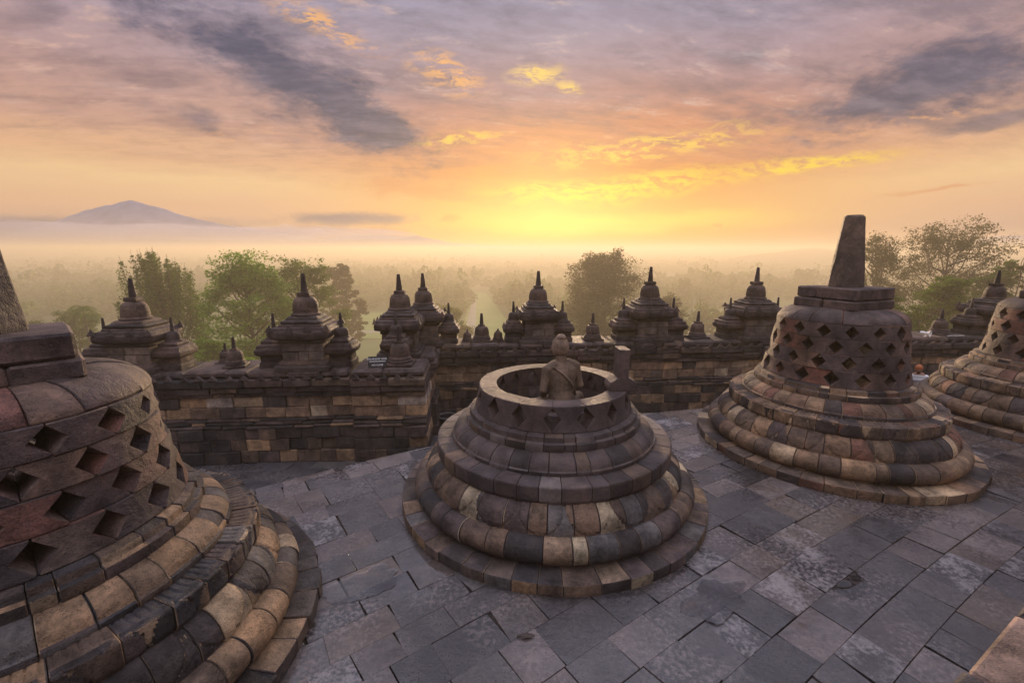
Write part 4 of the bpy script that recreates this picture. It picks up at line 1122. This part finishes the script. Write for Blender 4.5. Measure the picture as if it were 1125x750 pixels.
def cloud(u0, v0, u1, v1, Yd, ry, seed):
    a, b_ = at_y(u0, v0, Yd), at_y(u1, v1, Yd); cx, cz = (a.x + b_.x) / 2, (a.z + b_.z) / 2; rx, rz = abs(b_.x - a.x) / 2, abs(a.z - b_.z) / 2
    mb = MB(); v = []; f = []; nu, nv = 96, 28
    for i in range(nv + 1):
        th = PI * i / nv
        for k in range(nu):
            ph = 2 * PI * k / nu; x, y, z = math.sin(th) * math.cos(ph), math.sin(th) * math.sin(ph), math.cos(th)
            q = 1 + .55 * noise.fractal((x * 7 + seed, y * 2, z * 1.4 + seed), 1., 2., 4)
            v.append((cx + x * rx * (1 + .05 * q), Yd + y * ry * q, cz + z * rz * max(.15, q) * (1 if z > 0 else .8)))
    for i in range(nv):
        for k in range(nu):
            j = (k + 1) % nu; f.append((i * nu + k, (i + 1) * nu + k, (i + 1) * nu + j, i * nu + j))
    mb.add(v, f); tag(mb.build('cloud_bank', M['cloud'], smooth=180), kind='stuff')
cloud(-460, 245, 330, 267, 6000, 480, 1)
cloud(150, 249, 455, 267, 6200, 420, 9)
hl = ridge('hill', [(800, 284), (830, 279), (858, 276), (880, 273), (896, 271.5), (912, 274), (940, 279), (985, 284)], 1150, 160, M['hill'], GZ - 1, rough=.02, seed=4)

# ------------------------------------------------------------------ trees
def leaves(mb, pos, size, rng, up=.3, aspect=.55):
    """one pointed leaf blade (two triangles sharing an edge, folded) per position"""
    n = len(pos)
    d = rng.normal(0, 1, (n, 3)); d[:, 2] = d[:, 2] * .5 - .1; d /= np.linalg.norm(d, axis=1)[:, None]
    nn = rng.normal(0, 1, (n, 3)); nn[:, 2] += up * 3; s = np.cross(d, nn); s /= np.linalg.norm(s, axis=1)[:, None] + 1e-9
    sz = size * rng.uniform(.45, 1.5, n)[:, None]
    a = pos - d * sz * .5; b = pos + s * sz * aspect * .5; c = pos + d * sz * .5; e = pos - s * sz * aspect * .5
    v = np.stack([a, b, c, e], 1).reshape(-1, 3); base = mb.n
    mb.v.append(v); mb.n += len(v)
    i = np.arange(n) * 4 + base
    mb.f.extend(zip(i.tolist(), (i + 1).tolist(), (i + 2).tolist(), (i + 3).tolist()))
def tree(name, label, foot, hgt, width, mat, seed, clumps=26, per=260, leaf=.30, crown0=.35, shape='round', group='trees below the temple', trunk_r=None, sparse=1.0):
    rng = np.random.default_rng(seed)
    t_ = thing(name, label, 'tree', foot, 0, group)
    tr = MB(); cr = MB(); trunk_r = trunk_r or min(.45, hgt * .014)
    lean = rng.normal(0, .02, 2) * hgt
    def sp(q): return np.array((lean[0] * q * q, lean[1] * q * q, hgt * q))
    tube(tr, [sp(-.03), sp(.2), sp(.45), sp(.7), sp(.9)], [trunk_r * 1.3, trunk_r, trunk_r * .75, trunk_r * .45, trunk_r * .12], 8)
    for i in range(clumps):
        q = crown0 + (1 - crown0) * ((i + rng.uniform(0, 1)) / clumps)
        a = i * 2.39996 + rng.normal(0, .5); u_ = (q - crown0) / (1 - crown0)
        if shape == 'round': env = math.sin(PI * min(1, .16 + .80 * u_)) ** .6
        elif shape == 'umbrella': env = .55 + .5 * u_ if u_ < .8 else 1.0 - (u_ - .8) * 2.2
        else: env = .55 + .45 * math.sin(PI * min(1, u_ + .15))
        rad = width / 2 * env * math.sqrt(rng.uniform(.04, 1.0)) * .86
        c = sp(q) + np.array((rad * math.cos(a), rad * math.sin(a), 0))
        c[2] -= hgt * .06 * (rad / (width / 2)) ** 2 + (.03 * hgt if u_ > .9 else 0)
        if shape == 'plume':
            L_b = hgt * rng.uniform(.13, .24); c[2] = min(c[2], hgt * rng.uniform(.90, 1.0) - L_b); tip = c + np.array((rad * .22 * math.cos(a), rad * .22 * math.sin(a), L_b))
            root = sp(max(.2, q - .25))
            tube(tr, [root, (root + c) / 2 + (0, 0, -.2), c, tip], [trunk_r * .3, trunk_r * .2, trunk_r * .1, trunk_r * .03], 5)
            s = rng.uniform(0, 1, per); w_ = (.6 * np.sin(PI * (.12 + .83 * s)) + .06) * width * .062
            off = rng.normal(0, 1, (per, 3)) * w_[:, None]; off[:, 2] *= .8
            leaves(cr, c + (tip - c) * (s * 1.2 - .3)[:, None] + off, leaf, rng, up=-.2, aspect=.4)
            continue
        root = sp(max(.12, q - .10 - .45 * rad / hgt))
        mid = root * .45 + c * .55 + np.array((0, 0, -.02 * hgt)) + rng.normal(0, .012, 3) * hgt
        tube(tr, [root, mid, c], [trunk_r * .34, trunk_r * .2, trunk_r * .05], 5)
        cs = width * rng.uniform(.11, .19)
        n = int(2.5 * per * rng.uniform(.6, 1.3) * sparse); k_sub = 9; leaf_ = leaf * .80
        subc = rng.normal(0, 1, (k_sub, 3)); subc /= np.linalg.norm(subc, axis=1)[:, None]; subc *= cs * rng.uniform(.3, 1.1, (k_sub, 1)); subc[:, 2] *= .7
        for k in range(0, k_sub, 3): tube(tr, [c, c + subc[k] * .6, c + subc[k]], [trunk_r * .06, trunk_r * .04, trunk_r * .015], 4)
        which = rng.integers(0, k_sub, n); p = rng.normal(0, 1, (n, 3)); p /= np.linalg.norm(p, axis=1)[:, None] + 1e-9
        p *= cs * .52 * rng.uniform(.05, 1.0, n)[:, None] ** .6; p[:, 2] *= .6
        leaves(cr, c + subc[which] + p, leaf_, rng)
    tr.build('trunk', M['bark'], t_)
    cr.build('crown', M[mat], t_, smooth=None)
    return t_
def plant(u, v_top, Y, width_px, **kw):
    """height from the skyline pixel, foot on the ground"""
    p = at_y(u, v_top, Y); gz = float(ground_h(p.x, p.y))
    kw.setdefault('name', 'tree')
    return tree(kw.pop('name'), kw.pop('label'), (p.x, p.y, gz), p.z - gz, width_px * Y / FPX * 1.02, **kw)
plant(168, 270, 66, 84, name='feathery_tree', label='tall feathery tree with upright plumes at the left', mat='leaf_mid', seed=1, shape='plume', clumps=100, per=380, leaf=.36, crown0=.34)
plant(268, 281, 62, 122, name='broadleaf_tree', label='broad bright green tree behind the pale streaked left wall shrine', mat='leaf_green', seed=2, clumps=75, per=330, leaf=.40, crown0=.25)
plant(322, 281, 74, 100, name='broadleaf_tree', label='olive tree right of the bright green tree, partly behind it', mat='leaf_mid', seed=3, clumps=60, per=280, leaf=.42, crown0=.25)
plant(232, 366, 50, 62, name='leafy_bush_tree', label='low dense bright green tree between the two left wall shrines', mat='leaf_green', seed=4, clumps=40, per=380, leaf=.30, crown0=.4)
plant(272, 388, 46, 60, name='leafy_bush_tree', label='low green tree just above the left wall top, right of the small stupa', mat='leaf_green', seed=5, clumps=26, per=300, leaf=.30, crown0=.5)
plant(75, 338, 95, 60, name='broadleaf_tree', label='mid green tree left of the palm, beyond the near bell stupa', mat='leaf_mid', seed=6, clumps=40, per=260, leaf=.5, crown0=.3)
plant(30, 352, 90, 60, name='broadleaf_tree', label='dull green tree low at the left edge beside the near spire', mat='leaf_mid', seed=16, clumps=36, per=240, leaf=.5, crown0=.3)
plant(374, 289, 135, 48, name='round_tree', label='dark round topped tree right of the olive tree', mat='leaf_dark', seed=7, clumps=40, per=300, leaf=.7, crown0=.4)
plant(496, 334, 120, 62, name='round_tree', label='golden green tree left of the lawn avenue', mat='leaf_gold', seed=8, clumps=44, per=300, leaf=.6, crown0=.25)
plant(668, 278, 105, 122, name='broadleaf_tree', label='large hazy golden brown tree behind the middle of the far wall', mat='leaf_dark', seed=9, clumps=90, per=330, leaf=.52, crown0=.22)
plant(735, 322, 120, 60, name='broadleaf_tree', label='low thin tree on the right flank of the large hazy tree', mat='leaf_dark', seed=19, clumps=30, per=220, leaf=.55, crown0=.3)
plant(972, 254, 72, 82, name='tall_tree', label='dark thin crowned tree just right of the tall stupa spire', mat='leaf_dark', seed=10, clumps=70, per=230, leaf=.32, crown0=.22)
plant(1056, 237, 70, 124, name='tall_tree', label='tallest spreading dark tree at the right, branches open at the top', mat='leaf_dark', seed=11, clumps=95, per=260, leaf=.34, crown0=.25, shape='umbrella')
plant(1112, 284, 56, 62, name='broadleaf_tree', label='lower olive tree at the right edge, below the distant ridge', mat='leaf_mid', seed=12, clumps=48, per=300, leaf=.34, crown0=.25)
plant(1020, 296, 46, 90, name='broadleaf_tree', label='brushy olive tree filling the gap above the loudspeaker', mat='leaf_mid', seed=13, clumps=55, per=280, leaf=.32, crown0=.3)
plant(975, 318, 44, 70, name='broadleaf_tree', label='low brushy olive tree just right of the tall stupa bell', mat='leaf_mid', seed=23, clumps=40, per=260, leaf=.32, crown0=.35)
plant(1127, 236, 44, 16, name='slender_tree', label='slender bare stemmed tree at the very right edge', mat='leaf_dark', seed=14, clumps=8, per=60, leaf=.3, crown0=.72, trunk_r=.14)
def palm(u, v_top, Y, label, seed):
    rng = np.random.default_rng(seed); p = at_y(u, v_top, Y); gz = float(ground_h(p.x, p.y)); h_ = p.z - gz
    t_ = thing('palm_tree', label, 'tree', (p.x, p.y, gz), 0, 'trees below the temple')
    mb = MB(); tube(mb, [(0, 0, -.5), (.3, 0, h_ * .4), (.5, .1, h_ * .75), (.4, .1, h_)], [.22, .17, .14, .12], 8); mb.build('trunk', M['bark'], t_)
    mb = MB()
    for i in range(22):
        a = i * 2.39996; e = rng.uniform(-.5, 1.1); L = 3.6 * rng.uniform(.8, 1.1); pts = []
        for s in np.linspace(0, 1, 9):
            pts.append(np.array((.4 + math.cos(a) * L * s * math.cos(e * (1 - s * .5)), .1 + math.sin(a) * L * s * math.cos(e * (1 - s * .5)), h_ + L * (s * math.sin(e) - 1.0 * s * s))))
        for q in range(8):
            sd2 = np.array((-math.sin(a), math.cos(a), 0))
            for sg2 in (-1, 1):
                for kk in range(4):
                    b0 = pts[q] + (pts[q + 1] - pts[q]) * kk / 4; ln = .9 * math.sin(PI * (.12 + .8 * (q + kk / 4) / 8)); dirv = sd2 * sg2 * .8 + (pts[q + 1] - pts[q]) / np.linalg.norm(pts[q + 1] - pts[q]) * .5 + np.array((0, 0, -.45))
                    w_ = (pts[q + 1] - pts[q]) * .12
                    mb.add([b0, b0 + w_, b0 + dirv * ln], [(0, 1, 2)])
    mb.build('crown', M['leaf_mid'], t_, smooth=None)
palm(88, 338, 88, 'coconut palm beyond the near bell stupa at the left', 31)

# the wooded plain: uncountable, one object
rng = np.random.default_rng(77)
tmpl = []
for k in range(6):
    m_ = MB(); n = 240
    cl = rng.normal(0, 1, (9, 3)) * (.27, .27, .17) + (0, 0, .66)
    w_ = rng.integers(0, 9, n); p = rng.normal(0, 1, (n, 3)); p /= np.linalg.norm(p, axis=1)[:, None]; p *= .20
    leaves(m_, cl[w_] + p, .17, rng, aspect=.8); tmpl.append(m_.v[0])
mbf = MB(); VV = []; cnt = 0
corr = [Vector((q.x, q.y)) for q in quad(((497, 392), (590, 392), (538, 318), (517, 318)))]
mead = [Vector((q.x, q.y)) for q in quad(((355, 374), (475, 374), (452, 343), (382, 343)))]
mead2 = [Vector((q.x, q.y)) for q in quad(((725, 366), (870, 366), (850, 344), (742, 344)))]
def inside(x, y, poly):
    c = False; n = len(poly)
    for i in range(n):
        a, b_ = poly[i], poly[i - 1]
        if (a.y > y) != (b_.y > y) and x < (b_.x - a.x) * (y - a.y) / (b_.y - a.y) + a.x: c = not c
    return c
r = 105.
while r < 2300:
    sp_ = 8.5 + r * .014
    for a in np.arange(R(20), R(160), sp_ / r):
        rr = r + rng.uniform(-.6, .6) * sp_; aa = a + rng.uniform(-.5, .5) * sp_ / r
        x, y = rr * math.cos(aa), rr * math.sin(aa)
        if inside(x, y, corr) or inside(x, y, mead) or inside(x, y, mead2): continue
        dens = noise.noise((x * .006, y * .006, 3.3))
        if dens + .25 * noise.noise((x * .02, y * .02, 8.8)) < -.12: continue
        if abs(x) < 18 + rr * .02 and 200 < rr < 240: continue
        tall = rng.uniform(6, 12) * (1.7 if rng.random() < .15 else 1) * (1 + .35 * dens) + rr * .002
        w2 = sp_ * rng.uniform(.75, 1.25) * (.55 if rng.random() < .15 else 1)
        tv = tmpl[rng.integers(0, 6)]; q = rng.uniform(0, 6.28); c_, s_ = math.cos(q), math.sin(q)
        k = 1 if rr < 700 else 3
        vv = tv.reshape(-1, 4, 3)[::k].reshape(-1, 3)
        if k > 1: vv = vv.copy()
        X_ = (vv[:, 0] * c_ - vv[:, 1] * s_) * w2; Y_ = (vv[:, 0] * s_ + vv[:, 1] * c_) * w2; Z_ = vv[:, 2] * tall
        VV.append(np.c_[X_ + x, Y_ + y, Z_ + float(ground_h(x, y))]); cnt += 1
    r += sp_ * .95
v = np.concatenate(VV); nq = len(v) // 4
me = bpy.data.meshes.new('forest'); me.vertices.add(len(v)); me.vertices.foreach_set('co', v.ravel())
me.loops.add(nq * 4); me.loops.foreach_set('vertex_index', np.arange(nq * 4)); me.polygons.add(nq)
me.polygons.foreach_set('loop_start', np.arange(nq) * 4); me.update(calc_edges=True); me.materials.append(M['leaf_far'])
fo = bpy.data.objects.new('forest', me); C.objects.link(fo); tag(fo, 'hazy wooded plain of countless treetops reaching to the horizon', 'forest', kind='stuff')
print('FOREST trees', cnt, 'quads', nq)

# pale houses half lost in the haze
for u, v_, Y, w_, lab in ((861, 304, 640, 15, 'long pale house in the haze left of the tall stupa'), (120, 306, 600, 11, 'pale house among the hazy trees left of the feathery tree'), (213, 305, 620, 12, 'tan roofed house in the haze right of the feathery tree')):
    p = at_y(u, v_, Y); gz = float(ground_h(p.x, p.y)); h_t = thing('house', lab, 'house', (p.x, p.y, p.z - 3.4), R(8))
    mb = MB(); v, f = cbox((w_, 7, 12), .05); mb.add(v + np.array((0, 0, -3.0)), f); mb.build('wall', M['plaster'], h_t, smooth=None)
    mb = MB(); a = w_ / 2 + .6; mb.add([(-a, -4.3, 2.9), (a, -4.3, 2.9), (a, 4.3, 2.9), (-a, 4.3, 2.9), (-a + 1.5, 0, 5.0), (a - 1.5, 0, 5.0)], [(0, 1, 5, 4), (1, 2, 5), (2, 3, 4, 5), (3, 0, 4), (3, 2, 1, 0)]); mb.build('roof', M['tiles'], h_t, smooth=None)
    for k in range(3):
        mb = MB(); v, f = cbox((1.1, .12, 1.2), .02); mb.add(v + np.array((-w_ * .3 + w_ * .3 * k, -3.54, 1.5)), f); mb.build('window', M['black'], h_t, smooth=None)

# ------------------------------------------------------------------ haze
m = bpy.data.materials.new('haze'); m.use_nodes = True; t = NT(m.node_tree); t.n.clear()
o = t.node('ShaderNodeOutputMaterial'); pv = t.node('ShaderNodeVolumePrincipled')
pv.inputs['Color'].default_value = (.75, .66, .50, 1); pv.inputs['Density'].default_value = .0018; pv.inputs['Anisotropy'].default_value = .35
t.l.new(pv.outputs[0], o.inputs['Volume'])
mb = MB(); top = 14.; bot = GZ - 6
v = [(x, y, z) for z in (bot, top) for x, y in ((-2700, -2700), (2700, -2700), (2700, 2700), (-2700, 2700))]
mb.add(v, [(3, 2, 1, 0), (4, 5, 6, 7), (0, 1, 5, 4), (1, 2, 6, 5), (2, 3, 7, 6), (3, 0, 4, 7)])
tag(mb.build('haze', m, smooth=None), kind='stuff')
